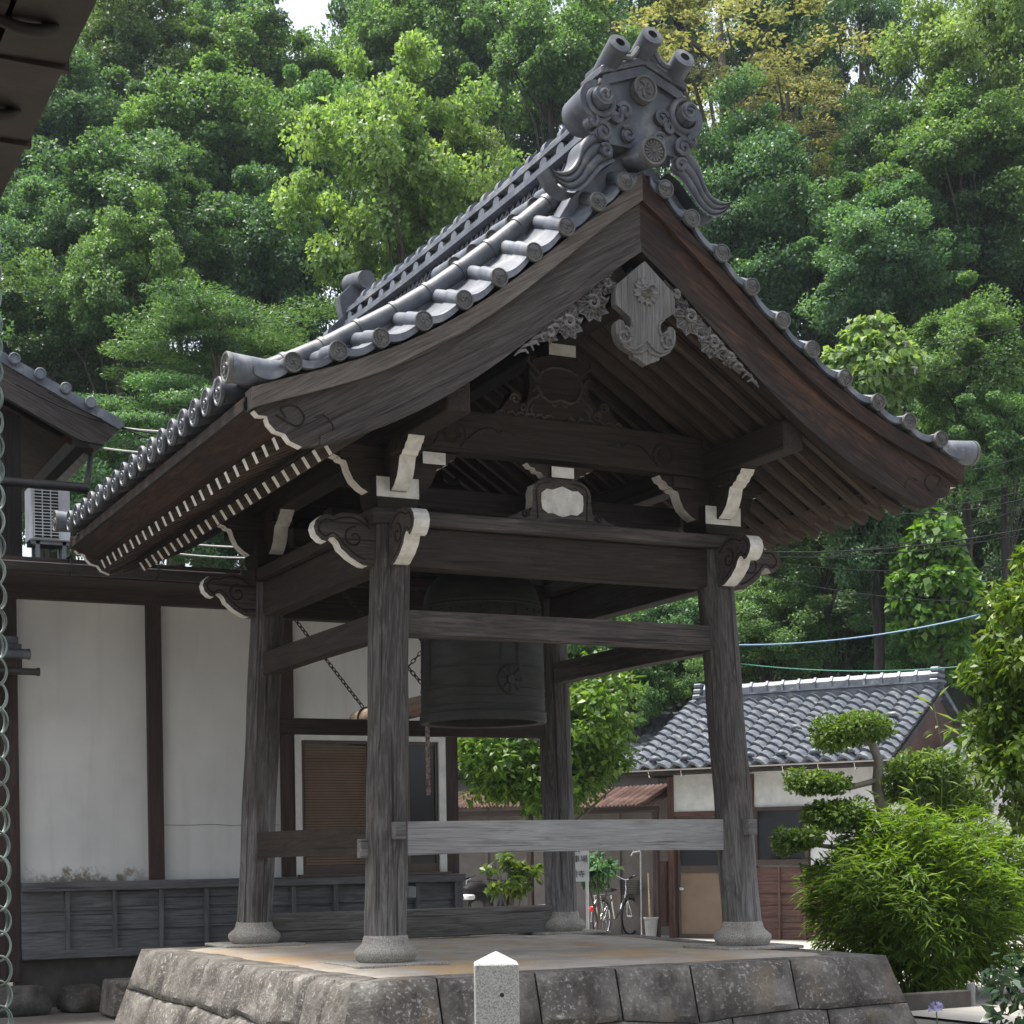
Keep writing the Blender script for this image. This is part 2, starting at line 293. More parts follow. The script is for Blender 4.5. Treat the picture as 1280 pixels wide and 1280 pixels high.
# ------------------------------------------------------------------ mesh building helpers
class MB:
    """collects shapes, each face with a material slot, and links them as ONE mesh object"""
    def __init__(s): s.v = []; s.f = []; s.m = []
    def add(s, verts, faces, mi=0, mat=None):
        o = len(s.v)
        if mat is not None: verts = [mat @ Vector(p) for p in verts]
        s.v += [tuple(p) for p in verts]; s.f += [tuple(i+o for i in f) for f in faces]; s.m += [mi]*len(faces)
        return s
    def box(s, c, d, mi=0, mat=None, taper=1.0):
        x, y, z = d[0]/2, d[1]/2, d[2]/2; t = taper
        v = [(-x, -y, -z), (x, -y, -z), (x, y, -z), (-x, y, -z), (-x*t, -y*t, z), (x*t, -y*t, z), (x*t, y*t, z), (-x*t, y*t, z)]
        v = [(p[0]+c[0], p[1]+c[1], p[2]+c[2]) for p in v]
        return s.add(v, [(0, 3, 2, 1), (4, 5, 6, 7), (0, 1, 5, 4), (1, 2, 6, 5), (2, 3, 7, 6), (3, 0, 4, 7)], mi, mat)
    def prism(s, poly, t0, t1, axis='y', mi=0, mi_side=None, mat=None):
        """polygon (a,b) extruded along an axis: 'y' -> (a,t,b); 'x' -> (t,a,b); 'z' -> (a,b,t)"""
        n = len(poly)
        f = {'y': lambda a, b, t: (a, t, b), 'x': lambda a, b, t: (t, a, b), 'z': lambda a, b, t: (a, b, t)}[axis]
        v = [f(a, b, t0) for a, b in poly] + [f(a, b, t1) for a, b in poly]
        s.add(v, [tuple(range(n)), tuple(range(2*n-1, n-1, -1))], mi, mat)
        sides = [(i, (i+1) % n, (i+1) % n+n, i+n) for i in range(n)]
        if isinstance(mi_side, (list, tuple)):
            for i, q in enumerate(sides): s.add(v, [q], mi_side[i], mat)
        else: s.add(v, sides, mi if mi_side is None else mi_side, mat)
        return s
    def tube(s, path, r, n=8, mi=0, mat=None, caps=True, flat=1.0):
        P = [Vector(p) for p in path]; rr = r if isinstance(r, (list, tuple)) else [r]*len(P)
        rings = []; up = Vector((0, 0, 1))
        t0 = (P[1]-P[0]).normalized()
        u = t0.cross(up);  u = t0.cross(Vector((1, 0, 0))) if u.length < 1e-3 else u
        u.normalize()
        for i, p in enumerate(P):
            t = (P[min(i+1, len(P)-1)]-P[max(i-1, 0)]).normalized()
            u = (u-t*u.dot(t)); u.normalize(); q = t.cross(u)
            rings.append([p+(u*math.cos(2*PI*k/n)+q*math.sin(2*PI*k/n)*flat)*rr[i] for k in range(n)])
        v = [x for rg in rings for x in rg]; f = []
        for i in range(len(P)-1):
            for k in range(n):
                a = i*n+k; b = i*n+(k+1) % n; f.append((a, b, b+n, a+n))
        if caps: f += [tuple(range(n-1, -1, -1)), tuple(range((len(P)-1)*n, len(P)*n))]
        return s.add(v, f, mi, mat)
    def lathe(s, prof, n=24, mi=0, mat=None, caps=True):
        v = []; f = []
        for r, z in prof: v += [(r*math.cos(2*PI*k/n), r*math.sin(2*PI*k/n), z) for k in range(n)]
        for i in range(len(prof)-1):
            for k in range(n):
                a = i*n+k; b = i*n+(k+1) % n; f.append((a, b, b+n, a+n))
        if caps: f += [tuple(range(n-1, -1, -1)), tuple(range((len(prof)-1)*n, len(prof)*n))]
        return s.add(v, f, mi, mat)
    def grid(s, rows, mi=0, closed=False):
        nr, nc = len(rows), len(rows[0]); v = [p for r in rows for p in r]
        f = [(i*nc+j, i*nc+j+1, (i+1)*nc+j+1, (i+1)*nc+j) for i in range(nr-1) for j in range(nc-1)]
        return s.add(v, f, mi)
    def build(s, name, mats, parent=None, loc=None, smooth=None, bevel=0.0, M4=None):
        me = bpy.data.meshes.new(name); me.from_pydata(s.v, [], s.f)
        mats = mats if isinstance(mats, (list, tuple)) else [mats]
        for m in mats: me.materials.append(m if not isinstance(m, str) else M[m])
        if len(mats) > 1: me.polygons.foreach_set('material_index', s.m)
        bm = bmesh.new(); bm.from_mesh(me)
        bmesh.ops.recalc_face_normals(bm, faces=bm.faces)
        if bevel:
            bmesh.ops.remove_doubles(bm, verts=bm.verts, dist=1e-5)
            bmesh.ops.bevel(bm, geom=list(bm.edges), offset=bevel, segments=1, affect='EDGES', clamp_overlap=True)
        bm.to_mesh(me); bm.free()
        if smooth is not None:
            me.shade_smooth(); me.set_sharp_from_angle(angle=R(smooth))
        o = bpy.data.objects.new(name, me); col.objects.link(o)
        if parent is not None: attach(o, parent)
        if M4 is not None: o.matrix_local = M4 if parent is None else o_off(parent) @ M4
        elif loc is not None: o.location = Vector(loc) if parent is None else o_off(parent) @ Vector(loc)
        elif parent is not None: o.matrix_local = o_off(parent)
        return o
def world_of(o):
    m = o.matrix_basis.copy()
    while o.parent: o = o.parent; m = o.matrix_basis @ m
    return m
def o_off(parent): return world_of(parent).inverted()     # so that parts may be given in world coordinates
def attach(o, parent): o.parent = parent
def thing(name, label, cat, loc=(0, 0, 0), rotz=0.0, group=None):
    o = bpy.data.objects.new(name, None); col.objects.link(o)
    o.location = loc; o.rotation_euler = (0, 0, rotz); o.empty_display_size = 0.2
    return tag(o, label, cat, group)
def tag(o, label=None, cat=None, group=None, kind=None):
    if label: o['label'] = label
    if cat: o['category'] = cat
    if group: o['group'] = group
    if kind: o['kind'] = kind
    return o
def copy_tree(o, parent=None):
    c = o.copy(); col.objects.link(c)
    if parent is not None: c.parent = parent
    for ch in list(o.children): copy_tree(ch, c)
    return c
def frame(p0, p1, up=(0, 0, 1)):
    p0, p1 = Vector(p0), Vector(p1); x = (p1-p0).normalized(); up = Vector(up)
    y = up.cross(x); y.normalize(); z = x.cross(y)
    m = Matrix((x, y, z)).transposed().to_4x4(); m.translation = (p0+p1)/2
    return m, (p1-p0).length
def beam(name, p0, p1, wd, ht, mat, parent, bevel=0.008, up=(0, 0, 1), sag=0.0, endmat=None):
    """squared timber from p0 to p1 (axis), the grain along its own X"""
    m, L = frame(p0, p1, up)
    b = MB(); n = 9
    if sag:
        rows = []
        for i in range(n):
            x = -L/2+L*i/(n-1); dz = -sag*(1-(2*i/(n-1)-1)**2)
            rows.append([(x, -wd/2, -ht/2+dz), (x, wd/2, -ht/2+dz), (x, wd/2, ht/2+dz*0.4), (x, -wd/2, ht/2+dz*0.4)])
        v = [p for r in rows for p in r]; f = []
        for i in range(n-1):
            for k in range(4): f.append((i*4+k, i*4+(k+1) % 4, (i+1)*4+(k+1) % 4, (i+1)*4+k))
        f += [(0, 1, 2, 3), tuple((n-1)*4+k for k in (3, 2, 1, 0))]
        b.add(v, f); bevel = 0
    else: b.box((0, 0, 0), (L, wd, ht))
    mats = [mat]
    if endmat:
        mats = [mat, endmat]
        b.m = [0, 0, 0, 1, 0, 0] if endmat else b.m
        b.m[3] = 1; b.m[5] = 0
    return b.build(name, mats, parent, M4=m, bevel=bevel)
def spiral(cx, cz, r0, r1, turns, a0, n=28, y=0.0, sgn=1):
    return [(cx+(r0+(r1-r0)*i/n)*math.cos(a0+sgn*turns*2*PI*i/n), y, cz+(r0+(r1-r0)*i/n)*math.sin(a0+sgn*turns*2*PI*i/n)) for i in range(n+1)]
def smooth_path(pts, k=6, closed=False):
    """Catmull-Rom through the points (any dimension)"""
    out = []; n = len(pts)
    rng = range(n) if closed else range(n-1)
    for i in rng:
        p0 = pts[(i-1) % n] if closed or i > 0 else pts[0]; p1 = pts[i]; p2 = pts[(i+1) % n]; p3 = pts[(i+2) % n] if closed or i+2 < n else pts[-1]
        for j in range(k):
            t = j/k
            out.append(tuple(0.5*((2*b)+(-a+c)*t+(2*a-5*b+4*c-d)*t*t+(-a+3*b-3*c+d)*t**3) for a, b, c, d in zip(p0, p1, p2, p3)))
    if not closed: out.append(tuple(pts[-1]))
    return out
# ------------------------------------------------------------------ the setting: ground, hill
def ground_z(x, y):
    # depth along the view axis decides where the wooded hill starts to climb
    d = (x+6.35)*0.4428+(y+13.4)*0.8966
    return np.where(d > 35, (d-35)*0.42, 0.0)
def make_ground():
    b = MB(); rows = []
    xs = np.concatenate([np.linspace(-400, -60, 8), np.linspace(-50, 90, 50), np.linspace(100, 500, 10)])
    ys = np.concatenate([np.linspace(-300, -20, 8), np.linspace(-14, 90, 50), np.linspace(100, 600, 10)])
    for y in ys: rows.append([(x, y, -0.02 if float(ground_z(x, y)) < 0.01 else -0.5) for x in xs])
    b.grid(rows)
    o = b.build('ground', 'earth', smooth=60); tag(o, kind='structure')
    b = MB(); rows = []
    for i in range(70):
        d = 34.0+i*1.2; row = []
        for j in range(70):
            s = -75+j*2.3
            x = -6.35+0.4428*d+0.8966*s; y = -13.4+0.8966*d-0.4428*s
            h = min((d-35.0)*0.42, 12.5+0.06*max(0, d-65)) + (0.7*math.sin(s*0.31+d*0.2)+0.5*math.sin(s*0.13-d*0.37) if i > 1 else 0)
            row.append((x, y, h if i else -1.0))
        rows.append(row)
    b.grid(rows)
    tag(b.build('hillside', 'hill', smooth=80), kind='structure')
make_ground()
b = MB()
b.add([(4.2, -9, 0.004), (16, -9, 0.004), (26, 18, 0.004), (6.0, 18, 0.004), (3.0, 5, 0.004)], [(0, 1, 2, 3, 4)])
tag(b.build('paved_yard', 'pavement'), kind='structure')

# ------------------------------------------------------------------ stone platform
PT = 0.69
plat = thing('stone_platform', 'raised platform of battered grey stone blocks carrying the bell tower', 'platform', (-0.2, -0.55, 0))
C4 = [(-2.42, -3.03), (1.96, -3.02), (2.10, 1.95), (-2.57, 1.93)]     # top corners, front left first, anticlockwise
BAT = 0.21
def lerp(a, b, t): return tuple(x+(y-x)*t for x, y in zip(a, b))
rs = random.Random(5)
def course_blocks():
    n4 = 4; ctr = Vector((-0.2, -0.5, 0))
    for e in range(4):
        a = Vector(C4[e]+(0,)); c = Vector(C4[(e+1) % 4]+(0,)); L = (c-a).length; t = (c-a)/L; nrm = Vector((t.y, -t.x, 0))
        # joints: (position along the top edge, position where the joint meets the course line)
        if e == 0: up = [0, 0.62, 1.36, 2.0, 2.62, 3.5, L]; lo = [0, 0.9, 1.7, 2.9, 3.75, L]
        elif e == 3: up = [0, 0.9, 1.9, 2.75, 3.6, 4.25, 4.62, L]; lo = [0, 0.7, 1.8, 2.9, 4.0, 4.7, L]
        else: up = [L*i/5 for i in range(6)]; lo = [L*i/4 for i in range(5)]
        kx = sorted(set(up+lo)); kz = [0.31+rs.uniform(-.03, .03) for _ in kx]
        def joint(s): return float(np.interp(s, kx, kz))
        def P3(s, z, out=0.0):
            k = (PT-z)/PT*BAT
            s2 = s
            if s < 1e-6: s2 = -k
            elif abs(s-L) < 1e-6: s2 = L+k
            p = a+t*s2+nrm*(k+out); return Vector((p.x, p.y, z))
        for rowi, jj in ((0, up), (1, lo)):
            for i in range(len(jj)-1):
                s0, s1 = jj[i], jj[i+1]; j0 = rs.uniform(-.05, .05) if i else 0; j1 = 0
                g = 0.006; n = 12; m_ = 8; rows = []
                for q in range(m_+1):
                    row = []
                    for k in range(n+1):
                        s = s0+(s1-s0)*k/n
                        if 0 < k < n: pass
                        jz = joint(s); z1, z0 = (PT, jz) if rowi == 0 else (jz-0.008, -0.05)
                        z = z0+(z1-z0)*q/m_
                        edge = min(k, n-k)/n; edz = min(q, m_-q)/m_
                        ss = s+(g if k == 0 and s0 > 0 else (-g if k == n and s1 < L else 0))
                        bulge = 0.018*min(1, edge*9)**.6*min(1, edz*7)**.6
                        corner = (k == 0 and s0 == 0) or (k == n and s1 == L)
                        out = 0 if corner else bulge+0.012*math.sin(s*7+z*11+e)*min(1, edge*4)*min(1, edz*4) - (0.024 if (edge == 0 or edz == 0) else 0)+0.010*math.sin(s*31+z*23+e*3)*math.sin(z*47-s*17)*min(1, edge*6)
                        row.append(tuple(P3(ss if not corner else s, z, out)))
                    rows.append(row)
                bb = MB(); bb.grid(rows)
                # body of the block going into the platform
                inner = [[tuple(Vector(p)-nrm*0.45) for p in (rows[0][0], rows[0][-1])], [tuple(Vector(p)-nrm*0.45) for p in (rows[-1][0], rows[-1][-1])]]
                mit = [t*(min(max(s0+(s1-s0)*k/n, .3), L-.3)-(s0+(s1-s0)*k/n)) for k in range(n+1)]
                bb.add([rows[-1][k] for k in range(n+1)]+[tuple(Vector(rows[-1][k])-nrm*0.3+mit[k]) for k in range(n+1)], [(k, k+1, n+1+k+1, n+1+k) for k in range(n)])
                bb.build('stone_block', 'stone_block', plat, smooth=50)
course_blocks()
b = MB(); ins = 0.02
tp = [(C4[0][0]+.13, C4[0][1]+.14), (C4[1][0]-.12, C4[1][1]+.13), (C4[2][0]-.12, C4[2][1]-.12), (C4[3][0]+.12, C4[3][1]-.12)]
rows = []
for i in range(13):
    row = []
    for j in range(13):
        u, v_ = j/12, i/12
        p = lerp(lerp(tp[0], tp[1], u), lerp(tp[3], tp[2], u), v_)
        edge = min(u, 1-u, v_, 1-v_)
        row.append((p[0], p[1], PT+(0.012 if edge > 0.03 else -0.012)+0.006*math.sin(i*1.7+j*2.3)*(edge > .03)))
    rows.append(row)
b.grid(rows); b.build('paving', 'paving', plat, smooth=60)
b = MB()
inn = [(p[0]*0.93, p[1]*0.93) for p in tp]
b.prism(inn, -0.05, PT-0.05, 'z'); b.build('core', 'mortar_dark', plat)
b = MB(); b.prism([(x*(1-.04), y*(1-.035)) for x, y in C4], PT-.06, PT-.008, 'z'); b.build('capping', 'stone_block', plat)
PILLARS = [(-1.6, -1.61), (1.6, -1.61), (-1.6, 1.61), (1.6, 1.61)]
for (px, py) in PILLARS:
    b = MB(); b.box((px, py, PT+0.019), (0.74, 0.70, 0.026)); b.build('slab', 'foot_stone', plat, bevel=0.006)

# ------------------------------------------------------------------ bell tower
TW = thing('bell_tower', 'open timber bell tower with four round pillars under a curved grey tiled gable roof', 'bell tower', (0, 0, PT))
LEAN = 0.0454
ZB, ZT = 0.89, 4.015
def paxis(px, py, z):
    k = LEAN*(z-ZB); return Vector((px-math.copysign(k, px), py-math.copysign(k, py), z))
for (px, py) in PILLARS:
    b = MB(); b.lathe([(0.0, 0.0), (.205, 0.0), (.226, .025), (.240, .06), (.238, .085), (.216, .108), (.190, .128), (.174, .155), (.168, .185), (.160, .20), (0, .20)], 36, caps=False)
    b.build('foot_stone', 'foot_stone', TW, loc=(px, py, PT+0.03), smooth=50)
    p0, p1 = paxis(px, py, ZB-0.02), paxis(px, py, ZT)
    m, L = frame(p0, p1, (0, 1, 0)); m.translation = p0
    b = MB(); n = 14
    b.tube([(L*i/n, 0.004*math.sin(i*1.3+px), 0.004*math.cos(i*0.9+py)) for i in range(n+1)], [0.160-0.008*(i/n) for i in range(n+1)], 28)
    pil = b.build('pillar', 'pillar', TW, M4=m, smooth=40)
    # tenon ends of the lower rails, wedged through the pillar
    b = MB(); q = paxis(px, py, 1.66)
    b.box((q.x+0.02, q.y+math.copysign(0.185, py), 1.70), (0.085, 0.10, 0.13)); b.build('tenon_end', 'wood_carved', pil, bevel=0.006)
    if py < 0 and px < 0:
        b = MB(); q = paxis(px, py, 1.55); b.box((q.x-0.175, q.y+0.03, 1.57), (0.07, 0.085, 0.145)); b.build('tenon_end', 'wood_carved', pil, bevel=0.006)
def tie(pa, pb, z0, z1, th, mat, name='tie_beam', sag=0.0, off=(0, 0, 0), ext=0.0):
    zc = (z0+z1)/2; a = paxis(*pa, zc)+Vector(off); c = paxis(*pb, zc)+Vector(off); d = (c-a).normalized()*ext
    return beam(name, a-d, c+d, th, z1-z0, mat, TW, sag=sag, bevel=0.01)
P1, P2, P3, P4 = PILLARS
tie(P1, P2, 1.512, 1.768, 0.10, 'wood_grey', sag=-0.015)
tie(P1, P3, 1.512, 1.745, 0.10, 'wood_beam', sag=-0.015, off=(0, 0, -0.012))
tie(P1, P2, 3.175, 3.375, 0.13, 'wood_mid', sag=-0.012)
tie(P1, P3, 3.165, 3.365, 0.13, 'wood_beam', sag=-0.012)
tie(P2, P4, 3.172, 3.378, 0.13, 'wood_mid', sag=-0.012)
tie(P3, P4, 2.645, 2.79, 0.13, 'wood_beam')
tie(P3, P4, 0.715, 0.985, 0.16, 'wood_sill', name='ground_sill')
# head beams and the plate lying on them
for pa, pb, o_ in ((P1, P2, 0), (P3, P4, 0), (P1, P3, 1), (P2, P4, 1)):
    tie(pa, pb, 3.70+0.003*o_, 4.012-0.003*o_, 0.17, 'wood_beam', name='head_beam')
for pa, pb, o_ in ((P1, P2, 0), (P3, P4, 0), (P1, P3, 1), (P2, P4, 1)):
    tie(pa, pb, 4.014+0.003*o_, 4.124-0.003*o_, 0.34, 'wood_mid' if pa == P1 and pb == P2 else 'wood_beam', name='wall_plate', ext=0.2 if o_ == 0 else -0.17)

NOSE = [(.10, 3.995), (.195, 4.018), (.264, 4.07), (.333, 4.088), (.42, 4.08), (.47, 4.05), (.525, 4.062), (.569, 4.048), (.613, 4.009), (.63, 3.96), (.613, 3.907), (.569, 3.867),
        (.53, 3.858), (.505, 3.889), (.475, 3.894), (.44, 3.863), (.416, 3.814), (.377, 3.783), (.348, 3.756), (.294, 3.725), (.245, 3.70), (.205, 3.695), (.10, 3.695)]
def nosing(px, py, d):
    """carved cloud shaped end of a head beam; d = outward axis"""
    q = paxis(px, py, 3.9); b = MB(); mi = [1 if 7 <= i <= 20 else 0 for i in range(len(NOSE))]
    if d == 'x':
        s = math.copysign(1, px); poly = [(q.x+s*a, z) for a, z in NOSE]; b.prism(poly, q.y-0.062, q.y+0.062, 'y', 0, mi)
    else:
        s = math.copysign(1, py); poly = [(q.y+s*a, z) for a, z in NOSE]; b.prism(poly, q.x-0.062, q.x+0.062, 'x', 0, mi)
    o = b.build('beam_nosing', ['wood_mid', 'white_paint'], TW, smooth=28)
    g = MB()
    ins = [(.18, 3.975), (.26, 4.03), (.333, 4.052), (.42, 4.04), (.475, 4.02), (.53, 4.025), (.575, 3.99), (.59, 3.955), (.57, 3.915), (.53, 3.898), (.49, 3.925), (.45, 3.915), (.41, 3.87), (.37, 3.83), (.30, 3.775), (.22, 3.74)]
    for side in (-1, 1):
        for pts in (smooth_path(ins, 4), [(a, z) for a, _, z in spiral(.31, 3.90, .02, .085, 1.2, 0.5, 22)]):
            if d == 'x': path = [(q.x+s*a, q.y+side*0.062, z) for a, z in pts]
            else: path = [(q.x+side*0.062, q.y+s*a, z) for a, z in pts]
            g.tube(path, 0.008, 5)
    g.build('carved_line', 'wood_dark', o)
for (px, py) in PILLARS:
    nosing(px, py, 'x'); nosing(px, py, 'y')

ARM = [(0.0, 4.255), (.20, 4.255), (.255, 4.285), (.315, 4.34), (.35, 4.41), (.362, 4.455), (.375, 4.478), (.41, 4.483), (.43, 4.505), (.465, 4.515), (.485, 4.545), (.52, 4.56), (.545, 4.598), (0.0, 4.598)]
def bracket(px, py):
    q = paxis(px, py, 4.3); cx, cy = math.copysign(1.455, px), math.copysign(1.462, py)
    b = MB(); b.box((cx, cy, 4.165), (0.30, 0.30, 0.082), taper=1.13); b.box((cx, cy, 4.282), (0.345, 0.345, 0.15), 0)
    b.m[-4] = 1 if py < 0 else 0
    b.build('bearing_block', ['wood_dark', 'white_paint'], TW)
    for d in 'xy':
        full = [(-a, z) for a, z in reversed(ARM[1:-1])]+ARM[1:-1]
        n = len(full); mi = [0]*n
        for i in range(n):
            a0, z0 = full[i]; a1, z1 = full[(i+1) % n]
            if abs(a0) > 0.19 and abs(a1) > 0.19 and a0*a1 > 0 and z0 < 4.599: mi[i] = 1
        b = MB(); dz = 0.0 if d == 'x' else -0.003
        if d == 'x': b.prism([(cx+a, z) for a, z in full], cy-0.065, cy+0.065, 'y', 0, mi)
        else: b.prism([(cy+a, z+dz) for a, z in full], cx-0.065, cx+0.065, 'x', 0, mi)
        b.build('bracket_arm', ['wood_beam', 'white_paint'], TW, smooth=25)
        for s in (-1, 1):
            b = MB(); x, y = (cx+s*0.335, cy) if d == 'x' else (cx, cy+s*0.335)
            b.box((x, y, 4.548), (0.19 if d == 'x' else 0.20, 0.20 if d == 'x' else 0.19, 0.092))
            if py < 0 and d == 'x' and px < 0 and s > 0: b.m[2] = 1
            b.build('small_block', ['wood_beam', 'white_paint'], TW)
for (px, py) in PILLARS: bracket(px, py)

# purlins, rainbow beams, ridge purlin
for s in (-1, 1):
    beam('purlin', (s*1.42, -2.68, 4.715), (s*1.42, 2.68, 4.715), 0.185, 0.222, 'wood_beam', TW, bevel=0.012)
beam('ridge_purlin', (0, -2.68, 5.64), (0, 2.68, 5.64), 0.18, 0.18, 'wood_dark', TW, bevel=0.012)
RA = lambda x: 5.83-0.655*abs(x)
def scroll_set(g, y, items, r=0.010):
    for it in items: g.tube([(p[0], y, p[2]) for p in spiral(*it)], r, 5)
for sy in (-1, 1):
    y = sy*1.46
    kb = beam('rainbow_beam', (-1.325, y, 4.767), (1.325, y, 4.767), 0.17, 0.33, 'wood_beam', TW, sag=-0.03)
    if sy < 0:
        for s in (-1, 1):
            g = MB()
            for dr in (0.0, 0.03):
                g.tube([(p[0], y-0.087, p[2]) for p in spiral(s*0.95, 4.76, 0.02+dr, 0.115, 1.35, 2.0 if s > 0 else PI-2.0, 30, 0, s)], 0.009, 5)
            g.tube([(s*a, y-0.087, z) for a, z in smooth_path([(.85, 4.70), (.74, 4.80), (.62, 4.83), (.56, 4.80), (.52, 4.82), (.42, 4.79)], 5)], 0.009, 5)
            g.tube([(s*a, y-0.087, z) for a, z in smooth_path([(1.07, 4.74), (1.12, 4.66), (1.2, 4.63)], 5)], 0.009, 5)
            g.build('carved_scroll', 'wood_dark', kb)
    # gable strut carved with scrolls
    out = [(.62, 4.935), (.52, 5.0), (.46, 5.08), (.43, 5.14), (.38, 5.10), (.34, 5.06), (.29, 5.09), (.265, 5.2), (.27, 5.33), (.23, 5.42), (.14, 5.455)]
    poly = [(-a, z) for a, z in out]+[(a, z) for a, z in reversed(out)]
    b = MB(); b.prism(poly, y-0.055, y+0.055, 'y')
    st = b.build('gable_strut', 'wood_beam', TW, smooth=30)
    if sy < 0:
        g = MB(); yy = y-0.062
        ring = smooth_path([(-.15, 5.13), (-.19, 5.2), (-.18, 5.3), (-.10, 5.36), (0, 5.375), (.10, 5.36), (.18, 5.3), (.19, 5.2), (.15, 5.13), (.08, 5.10), (0, 5.12), (-.08, 5.10)], 4, True)
        g.tube([(a, yy, z) for a, z in ring+[ring[0]]], 0.014, 6)
        rr = random.Random(3)
        for s in (-1, 1):
            scroll_set(g, yy, [(s*.045, 5.09, .01, .035, 1.3, PI/2, 18, 0, s), (s*.40, 5.09, .01, .045, 1.3, PI/2, 18, 0, -s), (s*.33, 5.02, .01, .04, 1.2, 0, 18, 0, s)], 0.011)
            for k in range(7):
                x0 = s*(.23+.03*math.sin(k*2.2)); z0 = 4.97+k*0.065
                g.tube([(x0+s*.035*math.sin(t*3.1+k), yy, z0+t*0.09) for t in (0, .25, .5, .75, 1)], [0.007, .012, .014, .011, .005], 5)
            for k in range(6):
                x0 = s*(.06+k*.085); g.tube([(x0, yy, 4.955), (x0+s*.03, yy-.006, 4.985), (x0+s*.065, yy, 4.975), (x0+s*.085, yy, 4.955)], [0.006, .013, .012, .005], 5)
        g.build('carving', 'wood_mid', st, smooth=50)
        b = MB(); b.box((0, y-0.005, 5.502), (0.24, 0.22, 0.092)); b.m[2] = 1
        b.build('small_block', ['wood_beam', 'white_paint'], TW)
# frog leg strut with its white panel, front and back
for sy in (-1, 1):
    y = sy*1.47; sg = 1
    out = [(.50, 4.127), (.47, 4.16), (.41, 4.175), (.36, 4.21), (.31, 4.225), (.285, 4.21), (.27, 4.245), (.262, 4.31), (.265, 4.37), (.245, 4.43), (.19, 4.47), (.12, 4.487)]
    poly = [(-a, z) for a, z in out]+[(a, z) for a, z in reversed(out)]
    mi = [0]*len(poly); mi[6] = mi[7] = mi[8] = 1
    b = MB(); b.prism(poly, y-0.06, y+0.06, 'y', 0, mi)
    fr = b.build('frog_leg_strut', ['wood_mid', 'white_paint'], TW, smooth=30)
    lob = [(-.19, 4.30), (-.185, 4.365), (-.14, 4.40), (-.09, 4.395), (-.05, 4.41), (0, 4.428), (.05, 4.41), (.09, 4.395), (.14, 4.40), (.185, 4.365), (.19, 4.30), (.18, 4.24), (.13, 4.205), (.08, 4.21), (.04, 4.195), (0, 4.185), (-.04, 4.195), (-.08, 4.21), (-.13, 4.205), (-.18, 4.24)]
    b = MB(); b.prism(lob, y+sy*0.055, y+sy*0.068, 'y'); b.build('white_panel', 'white_paint', fr, smooth=40)
    for s in (-1, 1):
        g = MB(); scroll_set(g, y+sy*0.064, [(s*.33, 4.185, .008, .035, 1.3, PI/2, 16, 0, s)], 0.009)
        g.tube([(s*a, y+sy*0.064, z) for a, z in smooth_path([(.22, 4.16), (.225, 4.3), (.23, 4.37), (.2, 4.43), (.1, 4.455)], 4)], 0.006, 5)
        g.build('carved_scroll', 'wood_beam', fr)
    b = MB(); b.box((0, y, 4.535), (0.20, 0.16, 0.085)); b.m[2] = 1
    b.build('small_block', ['wood_beam', 'white_paint'], TW)
    arm = [(-.30, 4.597), (-.27, 4.565), (-.235, 4.56), (-.22, 4.535), (-.18, 4.53), (-.155, 4.50), (-.10, 4.495), (.10, 4.495), (.155, 4.50), (.18, 4.53), (.22, 4.535), (.235, 4.56), (.27, 4.565), (.30, 4.597)]
    b = MB(); b.prism(arm, y-0.045, y+0.045, 'y', 0, [1]*6+[0]+[1]*6+[0]); b.build('bracket_arm', ['wood_beam', 'white_paint'], TW, smooth=25)

# rafters: two tiers on each side, ends painted white; two meshes shared by every copy
def rafter_mesh(name, x0, x1, z0, z1, wd, ht, mat, endm):
    m, L = frame((x0, 0, z0), (x1, 0, z1)); b = MB(); b.box((0, 0, 0), (L, wd, ht)); b.m[3] = 1
    return b.build(name, [mat, endm], TW, M4=m)
SP = 0.222; NR = 24
r1 = rafter_mesh('rafter', 0.02, 2.35, RA(0.02), RA(2.35), 0.062, 0.088, 'wood_rafter', 'white_paint')
f1 = rafter_mesh('flying_rafter', 1.95, 2.72, 4.635, 4.292, 0.058, 0.082, 'wood_rafter', 'white_paint')
for proto in (r1, f1):
    base = proto.matrix_basis.copy()
    for k in range(NR):
        y = -2.553+k*SP
        for s in (-1, 1):
            o = proto if (k == 0 and s == 1) else proto.copy()
            if o is not proto: col.objects.link(o); o.parent = TW
            off = Matrix.Translation((0, y, 0))
            o.matrix_basis = off @ base if s == 1 else o_off(TW) @ off @ Matrix.Rotation(PI, 4, 'Z') @ world_of(TW) @ base
